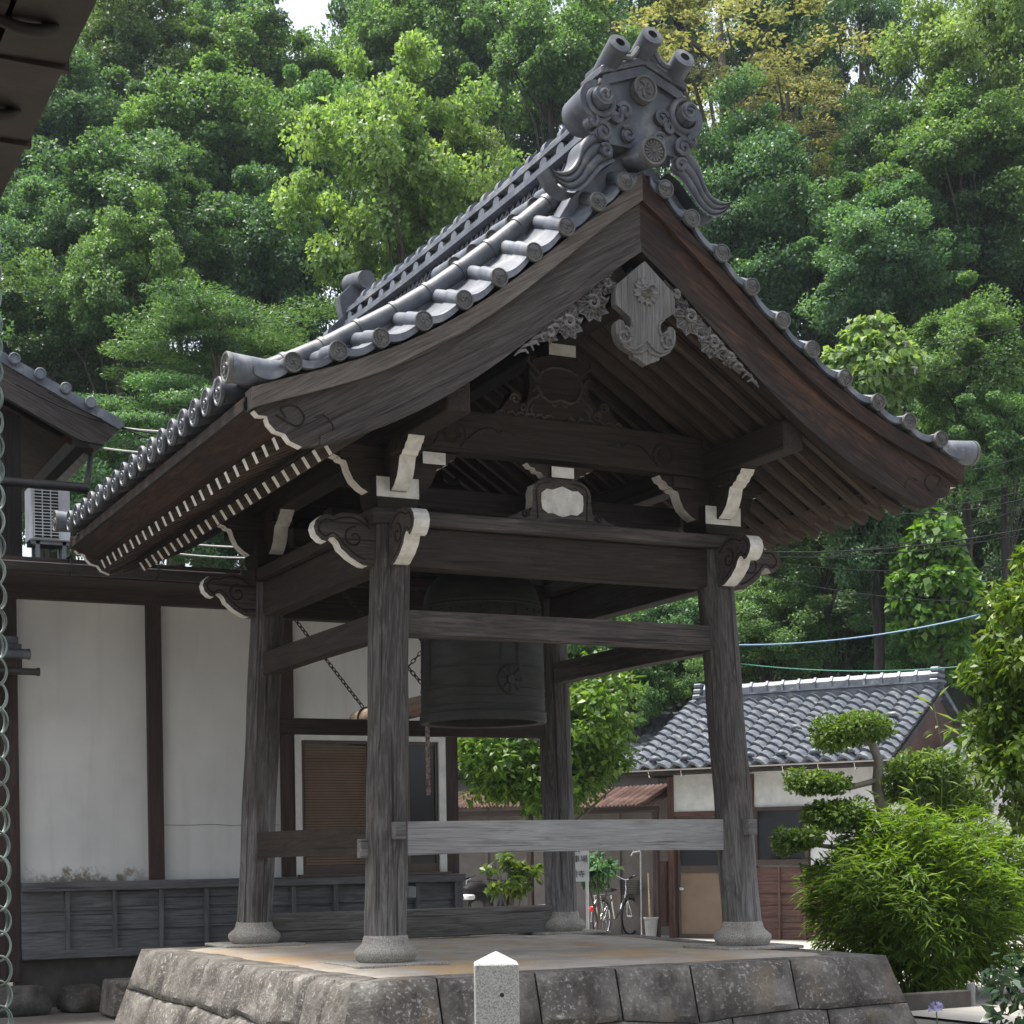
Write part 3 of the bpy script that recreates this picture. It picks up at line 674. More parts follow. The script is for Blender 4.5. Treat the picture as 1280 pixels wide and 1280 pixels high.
# roof boarding above the rafters, and the eave battens
RX = [0, .16, .39, .65, .91, 1.2, 1.46, 1.76, 2.08, 2.38, 2.7, 3.03]
RZ = [6.46, 6.36, 6.165, 5.95, 5.725, 5.505, 5.33, 5.145, 4.985, 4.865, 4.755, 4.635]
_c = np.polyfit(RX, RZ, 4)
def rz(x): return float(np.polyval(_c, abs(x)))
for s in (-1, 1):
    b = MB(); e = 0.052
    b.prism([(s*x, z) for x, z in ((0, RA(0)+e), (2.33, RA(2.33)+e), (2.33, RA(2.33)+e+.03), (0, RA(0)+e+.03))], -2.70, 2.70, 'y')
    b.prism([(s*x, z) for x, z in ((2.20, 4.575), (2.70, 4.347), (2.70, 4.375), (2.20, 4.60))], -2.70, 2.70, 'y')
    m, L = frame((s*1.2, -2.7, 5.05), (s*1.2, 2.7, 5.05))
    o = b.build('roof_boarding', 'wood_shaded', TW)
    b = MB(); b.box((s*2.30, 0, RA(2.3)+0.088), (0.10, 5.42, 0.075)); b.build('eave_batten', 'wood_beam', TW)
    b = MB(); b.prism([(s*x, z) for x, z in ((2.66, 4.352), (2.78, 4.36), (2.985, 4.462), (2.985, 4.535), (2.66, 4.53))], -2.735, 2.735, 'y')
    m, L = frame((s*2.8, -2.7, 4.4), (s*2.8, 2.7, 4.4))
    b.v = [tuple(m.inverted() @ Vector(p)) for p in b.v]
    o = b.build('eave_board', 'wood_red', TW, M4=m)
    b = MB(); b.box((s*2.94, 0, 4.475), (0.11, 5.475, 0.055)); b.v = [tuple(m.inverted() @ Vector(p)) for p in b.v]; b.build('eave_batten', 'wood_dark', TW, M4=m)
# ------------------------------------------------------------------ bargeboards with pendant and side carvings
def in_frame(b, m): 
    mi = m.inverted(); b.v = [tuple(mi @ Vector(p)) for p in b.v]; return m
for sy in (-1, 1):
    for s in (-1, 1):
        m, L = frame((0, sy*2.76, 6.0), (s*2.75, sy*2.76, 4.45))
        xs = [0.0]+[0.12+0.125*i for i in range(21)]
        # main board
        top = [(s*x, rz(x)-0.215) for x in xs+[2.80, 2.925]]
        end = [(s*x, z) for x, z in ((2.945, 4.435), (2.915, 4.405), (2.86, 4.405), (2.845, 4.36), (2.80, 4.315), (2.735, 4.30), (2.70, 4.255), (2.62, 4.225))]
        low = [(s*x, rz(x)-0.575) for x in reversed(xs) if x < 2.58]
        poly = top+end+low; mi = [0]*len(poly)
        for i in range(len(top), len(top)+len(end)-1): mi[i] = 1
        b = MB(); b.prism(poly, sy*2.715, sy*2.80, 'y', 0, mi)
        bb = b.build('bargeboard', ['wood_hafu' if s < 0 else 'wood_red', 'white_paint'], TW, M4=in_frame(b, m))  # right boards take a redder timber than the left ones
        if s > 0 and sy < 0: bb['label'] = 'reddish brown bargeboard with orange streaks'
        # lower moulding of the board
        b = MB()
        rows_o = [(s*x, rz(x)-0.51) for x in xs if x < 2.55]; rows_i = [(s*x, rz(x)-0.582) for x in reversed(xs) if x < 2.55]
        b.prism(rows_o+rows_i, sy*2.71, sy*2.812, 'y'); b.build('moulding', 'wood_hafu' if s < 0 else 'wood_beam', bb, M4=in_frame(b, m) if False else None) if False else None
        o = b.build('moulding', 'wood_hafu' if s < 0 else 'wood_beam', bb, M4=in_frame(b, m))
        # carved line near the foot
        if sy < 0:
            g = MB(); g.tube([(s*a, sy*2.803, z) for a, z in smooth_path([(2.80, 4.42), (2.66, 4.36), (2.60, 4.42), (2.66, 4.49), (2.76, 4.47), (2.73, 4.41)], 5)], 0.007, 5)
            g.tube([(s*a, sy*2.803, z) for a, z in smooth_path([(2.42, 4.30), (2.40, 4.38), (2.46, 4.45), (2.52, 4.43)], 5)], 0.006, 5); g.build('carved_line', 'wood_dark', bb)
        # tan batten under the verge tiles
        xs2 = xs+[2.80, 2.97]
        poly = [(s*x, rz(x)-0.085+.075*max(0, 1-x/.20)) for x in xs2]+[(s*x, rz(x)-0.218) for x in reversed(xs2)]
        b = MB(); b.prism(poly, sy*2.70, sy*2.842, 'y')
        b.build('verge_batten', 'wood_tan' if s < 0 else 'wood_red', TW, M4=in_frame(b, m))
    # gable closing board behind (seen only from below)
# pendant carving
GEG = [(0, 5.80), (-.235, 5.60), (-.25, 5.54), (-.25, 5.455), (-.215, 5.435), (-.19, 5.415), (-.155, 5.395), (-.13, 5.36), (-.125, 5.32), (-.14, 5.292), (-.165, 5.288), (-.175, 5.31), (-.19, 5.345), (-.225, 5.35), (-.25, 5.32),
       (-.255, 5.26), (-.235, 5.20), (-.20, 5.16), (-.15, 5.135), (-.12, 5.125), (-.105, 5.09), (-.07, 5.085), (-.04, 5.065), (0, 5.045)]
poly = GEG+[(-a, z) for a, z in reversed(GEG[1:-1])]
for sy in (-1, 1):
    m, L = frame((0, sy*2.83, 5.8), (0, sy*2.83, 5.05), (0, 1, 0))
    b = MB(); b.prism(poly, sy*2.795, sy*2.86, 'y')
    gp = b.build('gable_pendant', 'wood_carved', TW, M4=in_frame(b, m), smooth=30)
    g = MB(); yy = sy*2.864
    for s in (-1, 1):
        g.tube([(s*a, yy, z) for a, z in smooth_path([(.235, 5.25), (.2, 5.185), (.13, 5.15), (.06, 5.17), (.0, 5.23)], 5)], 0.010, 6)
        g.tube([(s*a, yy, z) for a, z in smooth_path([(.20, 5.165), (.12, 5.125), (.05, 5.13), (.0, 5.16)], 5)], 0.008, 6)
        g.tube([(s*a, yy, z) for a, z in smooth_path([(.155, 5.392), (.118, 5.36), (.108, 5.31), (.13, 5.272), (.17, 5.27)], 5)], 0.008, 6)
    g.build('carved_line', 'wood_carved', gp, smooth=50)
    g = MB()
    for s in (-1, 1):
        g = MB(); g.tube([(p[0], yy, p[2]) for p in spiral(s*.185, 5.235, .068, .015, 1.3, PI*.5, 26, 0, s)], [.011]*27, 6); g.build('carved_scroll', 'wood_carved', gp, smooth=50)
    # six petalled boss with a peg
    b = MB(); c = Vector((0.0, sy*2.87, 5.575))
    for k in range(8):
        a = 2*PI*k/8+0.2; d = Vector((math.cos(a), 0, math.sin(a))); t = Vector((-d.z, 0, d.x)); n_ = Vector((0, sy, 0))
        pts = [c+d*.03, c+d*.065+t*.03+n_*.012, c+d*.105+t*.018, c+d*.088, c+d*.105-t*.018, c+d*.065-t*.03+n_*.012]
        back = [p-n_*0.02 for p in pts]; v = pts+back
        b.add(v, [(0, 1, 2, 3), (0, 3, 4, 5)]+[(i, (i+1) % 6, (i+1) % 6+6, i+6) for i in range(6)])
    b.tube([c-Vector((0, sy*.02, 0)), c+Vector((0, sy*.03, 0))], [0.05, 0.038], 14)
    b.tube([c, c+Vector((0, sy*.095, 0))], [0.026, 0.022], 12)
    b.build('boss', 'wood_carved', gp, smooth=35)
    # flower and leaf carvings under both boards
    def petal_ring(b, c, r, n, sy, tilt=0.35):
        for k in range(n):
            a = 2*PI*k/n+0.3; d = Vector((math.cos(a), 0, math.sin(a))); t = Vector((-d.z, 0, d.x)); n_ = Vector((0, sy, 0))
            w_ = r*0.36
            pts = [c+d*r*.25+n_*.03, c+d*r*.6+t*w_+n_*.012, c+d*r*1.0+n_*.03, c+d*r*.6-t*w_+n_*.012, c+d*r*.62-n_*.012]
            b.add(pts, [(0, 1, 4), (1, 2, 4), (2, 3, 4), (3, 0, 4)])
            b.tube([c+d*r*.25+n_*.03, c+d*r*.62+n_*.002, c+d*r*.98+n_*.028], [.006, .010, .004], 5)
        b.tube([(p[0], c.y+sy*(0.03+0.02*i/20), p[2]) for i, p in enumerate(spiral(c.x, c.z, r*.10, r*.34, 1.4, 0, 20))], 0.015, 6)
    for s in (-1, 1):
        b = MB()
        def low_z(x): return rz(x)-0.59
        # backing strip following the board
        xs = [0.22+0.06*i for i in range(12)]
        b.prism([(s*x, low_z(x)+.03) for x in xs]+[(s*x, low_z(x)-0.115*math.sin(PI*min(1, max(0.06, (0.97-x)/0.75)))**0.7-0.01*math.sin(x*60)) for x in reversed(xs)], sy*2.74, sy*2.775, 'y')
        for (x, dz, r, n) in ((0.29, -.05, .085, 6), (0.41, -.10, .145, 9), (0.61, -.095, .13, 9), (0.76, -.065, .08, 7)):
            petal_ring(b, Vector((s*x, sy*2.775, low_z(x)+dz)), r, n, sy)
        for k in range(8):
            x = 0.66+k*0.042; z = low_z(x)-0.035-0.012*(k % 2); r = 0.055*(1-k*0.07)
            b.tube([(s*(x-.03), sy*2.785, z-.035+.02*(k % 2)), (s*x, sy*2.80, z), (s*(x+.045), sy*2.785, z-.01), (s*(x+.08), sy*2.78, z-0.045)], [.007, .018*(1-k*.06), .013, .004], 6)
        for k in range(4):
            x = .26+k*.11; b.tube([(s*x, sy*2.78, low_z(x)-.15), (s*(x+.03), sy*2.80, low_z(x)-.19), (s*(x+.08), sy*2.785, low_z(x)-.16)], [.006, .016, .005], 6)
        b.build('flower_carving', 'wood_carved', TW, smooth=40)

# ------------------------------------------------------------------ roof tiles
TP = 0.30
def voff(x): return float(np.interp(abs(x), [.3, 1.2, 2.0, 2.4, 2.9], [.315, .30, .245, .175, .115]))
def field(s):
    b = MB(); ny = 16*10+1; arc = [0.0]; xs = np.linspace(0.12, 3.03, 200)
    zs = np.array([rz(x) for x in xs]); d = np.concatenate([[0], np.cumsum(np.hypot(np.diff(xs), np.diff(zs)))])
    nc = 14; rows = []
    for c in range(nc):
        for q, lift in ((0.0, 0.0), (1.0, 0.030)):
            dd = d[-1]*(c+q)/nc; x = float(np.interp(dd, d, xs)); z = rz(x)
            x = min(x+(0.0 if q == 0 else 0.012), 3.05)
            row = []
            for j in range(ny):
                y = -2.36+4.72*j/(ny-1); u = ((y/TP) % 1.0)
                h = 0.052*math.exp(-((u-0.5)/0.16)**2)-0.02*math.sin(PI*u)
                row.append((s*x, y, z+0.05+lift+h+.10*max(0, (abs(y)-1.4)/1.0)**2*voff(x)/.3))
            rows.append(row)
    b.grid(rows)
    # front lip at the eave
    last = rows[-1]
    b.grid([last, [(p[0]+s*0.004, p[1], p[2]-0.055) for p in last], [(p[0]-s*0.05, p[1], p[2]-0.055) for p in last]])
    return b.build('tile_field', 'tile', TW, smooth=40)
for s in (-1, 1): field(s)
def disc_mesh(name, r, th):
    """round tile end with raised rim and a three comma swirl, facing local +Z"""
    b = MB(); b.lathe([(0, 0), (r, 0), (r, th), (r*.97, th+.006), (r*.84, th+.006), (r*.80, th-.003), (0, th-.003)], 24, caps=False)
    for k in range(3):
        a = 2*PI*k/3; b.tube([((.52-.42*t)*r*math.cos(a+2.2*t), (.52-.42*t)*r*math.sin(a+2.2*t), th) for t in (0, .25, .5, .75, 1)], [r*.03, r*.07, r*.10, r*.13, r*.12], 6)
    for k in range(12):
        a = 2*PI*k/12; b.box((r*.68*math.cos(a), r*.68*math.sin(a), th), (r*.1, r*.1, .008))
    return b
VX = [.17, .395, .655, .915, 1.19, 1.46, 1.765, 2.08, 2.385, 2.70]
vd = None
for sy in (-1, 1):
    for s in (-1, 1):
        b = MB()
        allx = VX+[2.97]
        for i, x in enumerate(VX):
            z = rz(x)
            vo = voff(x)-.125; b.tube([(s*x, sy*2.875, z), (s*x, sy*2.64, z+.008+vo*.5), (s*x, sy*2.635, z+.002+vo*.51), (s*x, sy*2.40, z+.008+vo)], [.054, .057, .052, .055], 16)
        for i in range(len(allx)):
            xa = allx[i]; xb = allx[i-1] if i else 0.02
            za, zb = rz(xa), rz(xb) if i else rz(0)-.02
            def prof(off):
                out = []
                for k in range(13):
                    t = k/12; x = xa-0.012+(xb+0.035-xa+0.012)*t
                    z = (za+0.050)*(1-t)+(zb-0.018)*t-0.040*math.sin(PI*min(1, t*1.02))**0.8+off
                    out.append((x, z))
                return out
            pt = prof(0); pb = prof(-0.05)
            b.grid([[(s*x, sy*y, z+(voff(x)-.125)*(2.86-y)/.46) for x, z in pt] for y in (2.858, 2.64)]); b.grid([[(s*x, sy*y, z-.012+(voff(x)-.125)*(2.86-y)/.46) for x, z in pt] for y in (2.64, 2.40)])
            b.prism([(s*x, z) for x, z in pt]+[(s*x, z) for x, z in reversed(pb)], sy*2.862, sy*2.81, 'y')
        b.build('verge_tiles', 'tile', TW, smooth=40)
        for x in VX:
            Md = Matrix.Translation((s*x, sy*2.868, rz(x))) @ Matrix.Rotation(PI/2*(-sy)*-1 if False else (PI/2 if sy < 0 else -PI/2), 4, 'X')
            if vd is None: vd = disc_mesh('verge_disc', .067, .02).build('verge_disc', 'tile_disc', TW, M4=Md, smooth=40)
            else:
                o = vd.copy(); col.objects.link(o); o.parent = TW; o.matrix_basis = o_off(TW) @ Md
        # inner row of short rolls above the descending roll
        b = MB(); xs_i = [.36, .56, .74, .91, 1.07, 1.22]
        for x in xs_i: b.tube([(s*x, sy*2.20, rz(x)+.315), (s*x, sy*1.92, rz(x)+.33)], [.056, .060], 14)
        ee = np.linspace(.28, 1.34, 16); b.prism([(s*x, rz(x)+.295) for x in ee]+[(s*x, rz(x)-.02) for x in ee[::-1]], sy*1.95, sy*2.17, 'y')
        b.build('inner_rolls', 'tile', TW, smooth=40)
        for x in xs_i:
            o = vd.copy(); col.objects.link(o); o.parent = TW
            o.matrix_basis = o_off(TW) @ Matrix.Translation((s*x, sy*2.198, rz(x)+.315)) @ Matrix.Rotation(PI/2 if sy < 0 else -PI/2, 4, 'X') @ Matrix.Scale(.92, 4)
        # corner roll at the foot of the verge
        b = MB(); b.tube([(s*2.70, sy*2.72, rz(2.70)+.0), (s*2.86, sy*2.75, 4.70), (s*3.10, sy*2.765, 4.705)], [.05, .09, .098], 20)
        b.build('corner_roll', 'tile', TW, smooth=40)
        Md = Matrix.Translation((s*3.098, sy*2.765, 4.705)) @ Matrix.Rotation(s*PI/2, 4, 'Y')
        disc_mesh('corner_disc', .102, .022).build('corner_disc', 'tile_disc', TW, M4=Md, smooth=40)
        # descending ridge roll parallel to the verge, in jointed lengths
        b = MB(); xs = np.linspace(.30, 2.86, 60); zs = np.array([rz(x)+voff(x)-.06 for x in xs]); d = np.concatenate([[0], np.cumsum(np.hypot(np.diff(xs), np.diff(zs)))])
        n = 10
        for k in range(n):
            pts = []
            for q in (0, .10, .105, 1.0):
                dd = min(d[-1], d[-1]*(k+q)/n+0.004*(q == 1)); x = float(np.interp(dd, d, xs)); pts.append((s*x, sy*2.39, float(np.interp(dd, d, zs))))
            b.tube(pts, [.082, .081, .074, .072], 18)
        b.build('descending_roll', 'tile_dark', TW, smooth=40)
        b = MB()
        prof = [(s*x, rz(x)+voff(x)-.09) for x in xs]+[(s*x, rz(x)-.03) for x in xs[::-1]]
        b.prism(prof, sy*2.345, sy*2.435, 'y'); b.build('roll_bedding', 'tile_dark', TW)
    # large crest disc at the peak of the verge
    Md = Matrix.Translation((0.0, sy*2.99, 6.545)) @ Matrix.Rotation(PI/2 if sy < 0 else -PI/2, 4, 'X')
    b = MB(); r = .104; b.lathe([(0, -.03), (r, -.03), (r, .02), (r*.97, .028), (r*.82, .028), (r*.78, .012), (0, .012)], 28, caps=False)
    for k in range(16):
        a = 2*PI*k/16; b.tube([(r*q*math.cos(a), r*q*math.sin(a), .014) for q in (.16, .45, .72)], [.003, .008, .011], 6)
    b.lathe([(0, .01), (r*.14, .01), (r*.12, .024), (0, .026)], 10, caps=False)
    b.build('crest_disc', 'tile_disc', TW, M4=Md, smooth=40)
    b = MB(); b.tube([(0, sy*2.97, 6.545), (0, sy*2.4, 6.66)], [.098, .10], 20); b.prism([(-.75, rz(.75)), (-.4, rz(.4)+.24), (0, 6.66), (.4, rz(.4)+.24), (.75, rz(.75)), (0, 6.2)], sy*2.38, sy*2.70, 'y'); b.build('peak_roll', 'tile', TW, smooth=40)
# eave end tiles, big round faces looking outwards
ed = None; NE = 17
for s in (-1, 1):
    for k in range(NE):
        y = -2.40+k*TP
        Md = Matrix.Translation((s*3.045, y, 4.645)) @ Matrix.Rotation(s*PI/2, 4, 'Y')
        if ed is None:
            b = disc_mesh('d', .098, .02); b.tube([(0, 0, .0), (0.01, 0, -.10), (-.03, 0, -.30)], [.092, .075, .065], 18)
            ed = b.build('eave_disc', 'tile_dark', TW, M4=Md, smooth=40)
        else:
            o = ed.copy(); col.objects.link(o); o.parent = TW; o.matrix_basis = o_off(TW) @ Md

# ------------------------------------------------------------------ main ridge
Y0, Y1 = -2.60, 2.78
def rlift(y): return 0.045*(abs(y)/2.7)**3
def long_strip(z0, z1, wd, y0=Y0, y1=Y1, b=None, n=20):
    b = b or MB(); rows = []
    for i in range(n+1):
        y = y0+(y1-y0)*i/n; l = rlift(y); rows.append([(-wd/2, y, z0+l), (wd/2, y, z0+l), (wd/2, y, z1+l), (-wd/2, y, z1+l), (-wd/2, y, z0+l)])
    b.grid(rows); b.add([rows[0][k] for k in range(4)], [(0, 1, 2, 3)]); b.add([rows[-1][k] for k in range(4)], [(3, 2, 1, 0)]); return b
b = MB(); long_strip(6.40, 6.62, .34, b=b); long_strip(6.625, 6.655, .38, b=b); b.build('ridge_base', 'tile', TW)
b = MB(); long_strip(6.655, 6.835, .20, b=b); b.build('ridge_core', 'tile_dark', TW)
n = 54
for side in (-1, 1):
    b = MB()
    for k in range(n):
        ya = Y0+(Y1-Y0)*k/n; yb = Y0+(Y1-Y0)*(k+1)/n; l = rlift(ya)
        for z0, z1 in ((6.66, 6.83), (6.83, 6.66)): b.tube([(side*.125, ya, z0+l), (side*.14, (ya+yb)/2, (z0+z1)/2+l), (side*.125, yb, z1+l)], .011, 5)
    b.build('ridge_lattice', 'tile', TW)
b = MB()
for z0, z1, wd in ((6.84, 6.87, .40), (6.878, 6.905, .37), (6.99, 7.015, .34), (7.022, 7.045, .31)): long_strip(z0, z1, wd, b=b)
b.build('ridge_courses', 'tile', TW)
b = MB(); long_strip(6.905, 6.99, .22, b=b)
for k in range(19):
    y = Y0+.14+k*.285; l = rlift(y)
    b.tube([(-.165, y, 6.925+l), (.165, y, 6.925+l)], .062, 12)
b.build('ridge_half_rounds', 'tile', TW, smooth=40)
b = MB(); n = 19
for k in range(n):
    ya = Y0+(Y1-Y0)*k/n; yb = Y0+(Y1-Y0)*(k+1)/n
    b.tube([(0, ya, 7.095+rlift(ya)), (0, yb, 7.095+rlift(yb))], [.078, .074], 16)
    b.tube([(0, ya-.03, 7.10+rlift(ya)), (0, ya+.035, 7.10+rlift(ya))], .099, 16)
b.build('ridge_crown', 'tile', TW, smooth=40)

# ------------------------------------------------------------------ ridge end ornament
def ornament(sy, k=1.0):
    root = TW; b = MB(); yf, yb = 2.84, 2.62
    # two stepped cap slabs
    for (hw, z0, zp, th, y0_, y1_) in ((.36, 7.085, 7.215, .055, 2.58, 2.90), (.33, 7.02, 7.15, .055, 2.58, 2.875)):
        b.prism([(-hw, z0), (-hw, z0+th), (0, zp+th), (hw, z0+th), (hw, z0), (0, zp)], sy*y0_, sy*y1_, 'y')
    b.prism([(-.29, 6.62), (-.31, 6.95), (-.30, 7.06), (0, 7.17), (.30, 7.06), (.31, 6.95), (.29, 6.62)], sy*yb, sy*yf, 'y')
    b.prism([(-.30, 6.64), (-.45, 6.80), (-.49, 6.92), (-.37, 7.03), (0, 6.98), (.37, 7.03), (.49, 6.92), (.45, 6.80), (.30, 6.64), (0, 6.60)], sy*2.70, sy*2.80, 'y')
    o = b.build('ridge_end_tile', 'tile_dark', root, smooth=25, bevel=0.008)
    # barrel whorls
    for s in (-1, 1):
        b = MB()
        b.tube([(s*.365, sy*2.56, 6.885), (s*.365, sy*2.86, 6.90)], [.142, .15], 28)
        b.tube([(p[0], sy*2.865, p[2]) for p in spiral(s*.365, 6.90, .135, .055, 1.2, PI*.5, 30, 0, s)], [.024]*31, 7)
        b.tube([(s*.355, sy*2.85, 6.905), (s*.355, sy*2.94, 6.915)], [.082, .074], 22)
        b.tube([(p[0], sy*2.942, p[2]) for p in spiral(s*.355, 6.915, .060, .012, 1.3, PI*.2, 24, 0, s)], [.014]*25, 6)
        b.build('whorl', 'tile_dark', o, smooth=40)
    for s in (-1, 1):
        b = MB()
        for (cx, cz, r, t, a0) in ((.155, 6.86, .062, 1.3, 0.3), (.13, 6.69, .062, 1.3, .8), (.335, 6.675, .075, 1.4, 1.0), (.315, 6.545, .05, 1.3, .6), (.225, 6.80, .05, .8, 2.4), (.42, 6.74, .05, .8, 2.0)):
            b.tube([(s*cx, sy*2.80, cz), (s*cx, sy*2.87, cz)], [r*.95, r*.85], 16)
            b.tube([(p[0], sy*2.872, p[2]) for p in spiral(s*cx, cz, r*.95, r*.15, t, a0 if s > 0 else PI-a0, 22, 0, s)], [.016]*23, 6)
        b.build('cloud_scrolls', 'tile_dark', o, smooth=40)
    # flowing side fins lying along the slopes
    for s in (-1, 1):
        up = smooth_path([(.30, 6.70), (.42, 6.66), (.50, 6.58), (.535, 6.47), (.60, 6.38), (.70, 6.345), (.775, 6.36)], 6)
        dn = smooth_path([(.23, 6.49), (.33, 6.43), (.42, 6.33), (.50, 6.25), (.60, 6.215), (.70, 6.26), (.775, 6.36)], 6)
        b = MB(); m_ = 7; rows = []
        for j in range(m_*3+1):
            t = j/(m_*3); row = []
            bulge = 0.022*abs(math.sin(PI*3.5*t))**.7
            for (a, c) in zip(up, dn): row.append((s*(a[0]+(c[0]-a[0])*t), sy*(2.83+bulge), a[1]+(c[1]-a[1])*t))
            rows.append(row)
        b.grid(rows)
        b.grid([[(s*x, sy*2.83, z) for x, z in up], [(s*x, sy*2.66, z) for x, z in up]]); b.grid([[(s*x, sy*2.83, z) for x, z in dn], [(s*x, sy*2.66, z) for x, z in dn]])
        b.build('wave_fin', 'tile_dark', o, smooth=50)
    Md = Matrix.Translation((0.0, sy*2.885, 7.035)) @ Matrix.Rotation(PI/2 if sy < 0 else -PI/2, 4, 'X')
    b = MB(); r = .098; b.lathe([(0, -.04), (r, -.04), (r, .02), (r*.97, .028), (r*.84, .028), (r*.80, .012), (0, .012)], 28, caps=False)
    for q in range(5):
        a = 2*PI*q/5; b.tube([(r*.7*t*math.cos(a+t), r*.7*t*math.sin(a+t), .014) for t in (.1, .4, .7, 1)], [.004, .012, .014, .005], 6)
        b.tube([(r*.55*math.cos(a+.9)+r*.12*math.cos(t), r*.55*math.sin(a+.9)+r*.12*math.sin(t), .014) for t in (0, 1.5, 3, 4.5)], .005, 5)
    b.build('crest_disc', 'tile_disc', o, M4=Md, smooth=40)
    # three bird perch cylinders tilted up towards the front
    for (x, z) in ((-.27, 7.265), (0, 7.375), (.27, 7.265)):
        b = MB(); dirv = Vector((0, sy, .46)).normalized(); p1 = Vector((x, sy*3.01, z)); p0 = p1-dirv*.42; n = 22
        b.tube([p0, p1], [.078, .082], n, caps=False)
        b.tube([p1, p1-dirv*.10], [.036, .036], 14, caps=False)
        # annular end face with its bore
        f = Vector((1, 0, 0)); g_ = dirv.cross(f)
        ring = [p1+(f*math.cos(2*PI*k/n)+g_*math.sin(2*PI*k/n))*.082 for k in range(n)]+[p1+dirv*.008+(f*math.cos(2*PI*k/n)+g_*math.sin(2*PI*k/n))*.036 for k in range(n)]
        b.add(ring, [(k, (k+1) % n, n+(k+1) % n, n+k) for k in range(n)])
        b.add([p1-dirv*.09+(f*math.cos(2*PI*k/n)+g_*math.sin(2*PI*k/n))*.036 for k in range(n)], [tuple(range(n))], 1)
        b.build('perch_cylinder', ['tile_dark', 'iron'], o, smooth=40)
    b = MB()
    for s in (-1, 1):
        for dy in (2.93, 2.80):
            pts = smooth_path([(s*.07, 7.30 if dy > 2.9 else 7.26), (s*.13, 7.225 if dy > 2.9 else 7.20), (s*.20, 7.215 if dy > 2.9 else 7.19)], 5)
            b.tube([(x, sy*dy, z) for x, z in pts], .022, 6)
        b.prism([(s*.05, 7.20), (s*.34, 7.10), (s*.34, 7.19), (s*.05, 7.31)], sy*2.62, sy*2.88, 'y')
    b.build('perch_bedding', 'tile_dark', o, smooth=40)
ornament(-1)
# smaller ridge end at the back
b = MB(); b.prism([(-.30, 6.45), (-.42, 6.62), (-.36, 6.85), (-.20, 7.0), (-.24, 7.20), (-.10, 7.34), (.10, 7.34), (.24, 7.20), (.20, 7.0), (.36, 6.85), (.42, 6.62), (.30, 6.45)], 2.76, 2.90, 'y')
for s in (-1, 1):
    b.tube([(s*.26, 2.74, 6.72), (s*.26, 2.96, 6.72)], .13, 18)
b.tube([(0, 2.6, 7.36), (0, 3.05, 7.44)], [.09, .10], 18)
b.build('ridge_end_tile', 'tile_dark', TW, smooth=40)
# ------------------------------------------------------------------ bell, striking log
bell = thing('temple_bell', 'large dark green bronze bell hanging inside the bell tower', 'bell', (0, 0, 2.65))
b = MB()
prof = [(.52, 2.66), (.545, 2.655), (.60, 2.65), (.606, 2.67), (.604, 2.72), (.594, 2.745), (.590, 2.80), (.588, 3.1), (.582, 3.4), (.568, 3.62), (.545, 3.76), (.50, 3.86), (.42, 3.93), (.30, 3.97), (.12, 3.985), (0, 3.985)]
inner = [(.52, 2.66), (.515, 2.9), (.505, 3.4), (.47, 3.75), (.30, 3.88), (0, 3.9)]
b.lathe(prof, 56, caps=False); b.lathe(inner, 40, caps=False)
body = b.build('bell_body', 'bronze', bell, smooth=35)
b = MB()
def ring(z, r, t, b): b.tube([(r*math.cos(2*PI*k/48), r*math.sin(2*PI*k/48), z) for k in range(49)], t, 6, caps=False)
for z, r, t in ((2.735, .597, .012), (2.79, .590, .006), (2.86, .589, .006), (2.93, .588, .009), (2.955, .588, .005), (3.11, .587, .006), (3.13, .587, .004), (3.34, .583, .006), (3.37, .582, .009), (3.66, .562, .009), (3.69, .558, .006)): ring(z, r, t, b)
for k in range(4):
    a0 = -PI/2+k*PI/2
    for da in (-.16, -.13, .13, .16):
        b.tube([(r_*math.cos(a0+da), r_*math.sin(a0+da), z) for z, r_ in ((2.95, .590), (3.2, .588), (3.4, .583), (3.65, .566))], .006, 5)
b.build('raised_bands', 'bronze', body, smooth=50)
bp = None
for k in range(4):
    a0 = -PI/2+PI/4+k*PI/2
    for i in range(5):
        for j in range(4):
            a = a0+(i-2)*.19; z = 3.41+j*.065; r_ = .577-.012*j*.7
            mt_ = Matrix.Translation((r_*math.cos(a), r_*math.sin(a), z)) @ Matrix.Rotation(a, 4, 'Z')
            if bp is None:
                b = MB(); b.tube([(-.01, 0, 0), (.03, 0, 0)], [.018, .012], 8); bp = o = b.build('boss', 'bronze', body, smooth=40)
            else: o = bp.copy(); col.objects.link(o); o.parent = body
            o.matrix_basis = o_off(body) @ mt_
for sgn in (-1, 1):
    b = MB(); b.tube([(0, sgn*.575, 2.99), (0, sgn*.605, 2.99)], [.125, .12], 26)
    for k in range(8):
        a = 2*PI*k/8; b.tube([(.05*math.cos(a), sgn*.606, 2.99+.05*math.sin(a)), (.112*math.cos(a), sgn*.606, 2.99+.112*math.sin(a))], [.012, .02], 7)
    b.tube([(0, sgn*.60, 2.99), (0, sgn*.625, 2.99)], [.042, .036], 14)
    b.build('striking_boss', 'bronze', body, smooth=40)
b = MB()
b.tube(smooth_path([(-.16, 0, 3.95), (-.15, 0, 4.07), (-.06, 0, 4.14), (.06, 0, 4.14), (.15, 0, 4.07), (.16, 0, 3.95)], 5), .04, 10)
b.tube([(0, 0, 4.12), (0, 0, 4.40)], .02, 8)
b.build('hanging_loop', 'bronze', bell, smooth=50)
bell.scale = (.92, .92, 1.0)
beam('hanging_beam', (-1.42, 0, 4.30), (1.42, 0, 4.30), 0.22, 0.26, 'wood_dark', TW)
for sy in (-1, 1): beam('hanging_beam', (-1.40, sy*1.0, 4.36), (1.40, sy*1.0, 4.36), 0.14, 0.16, 'wood_beam', TW)

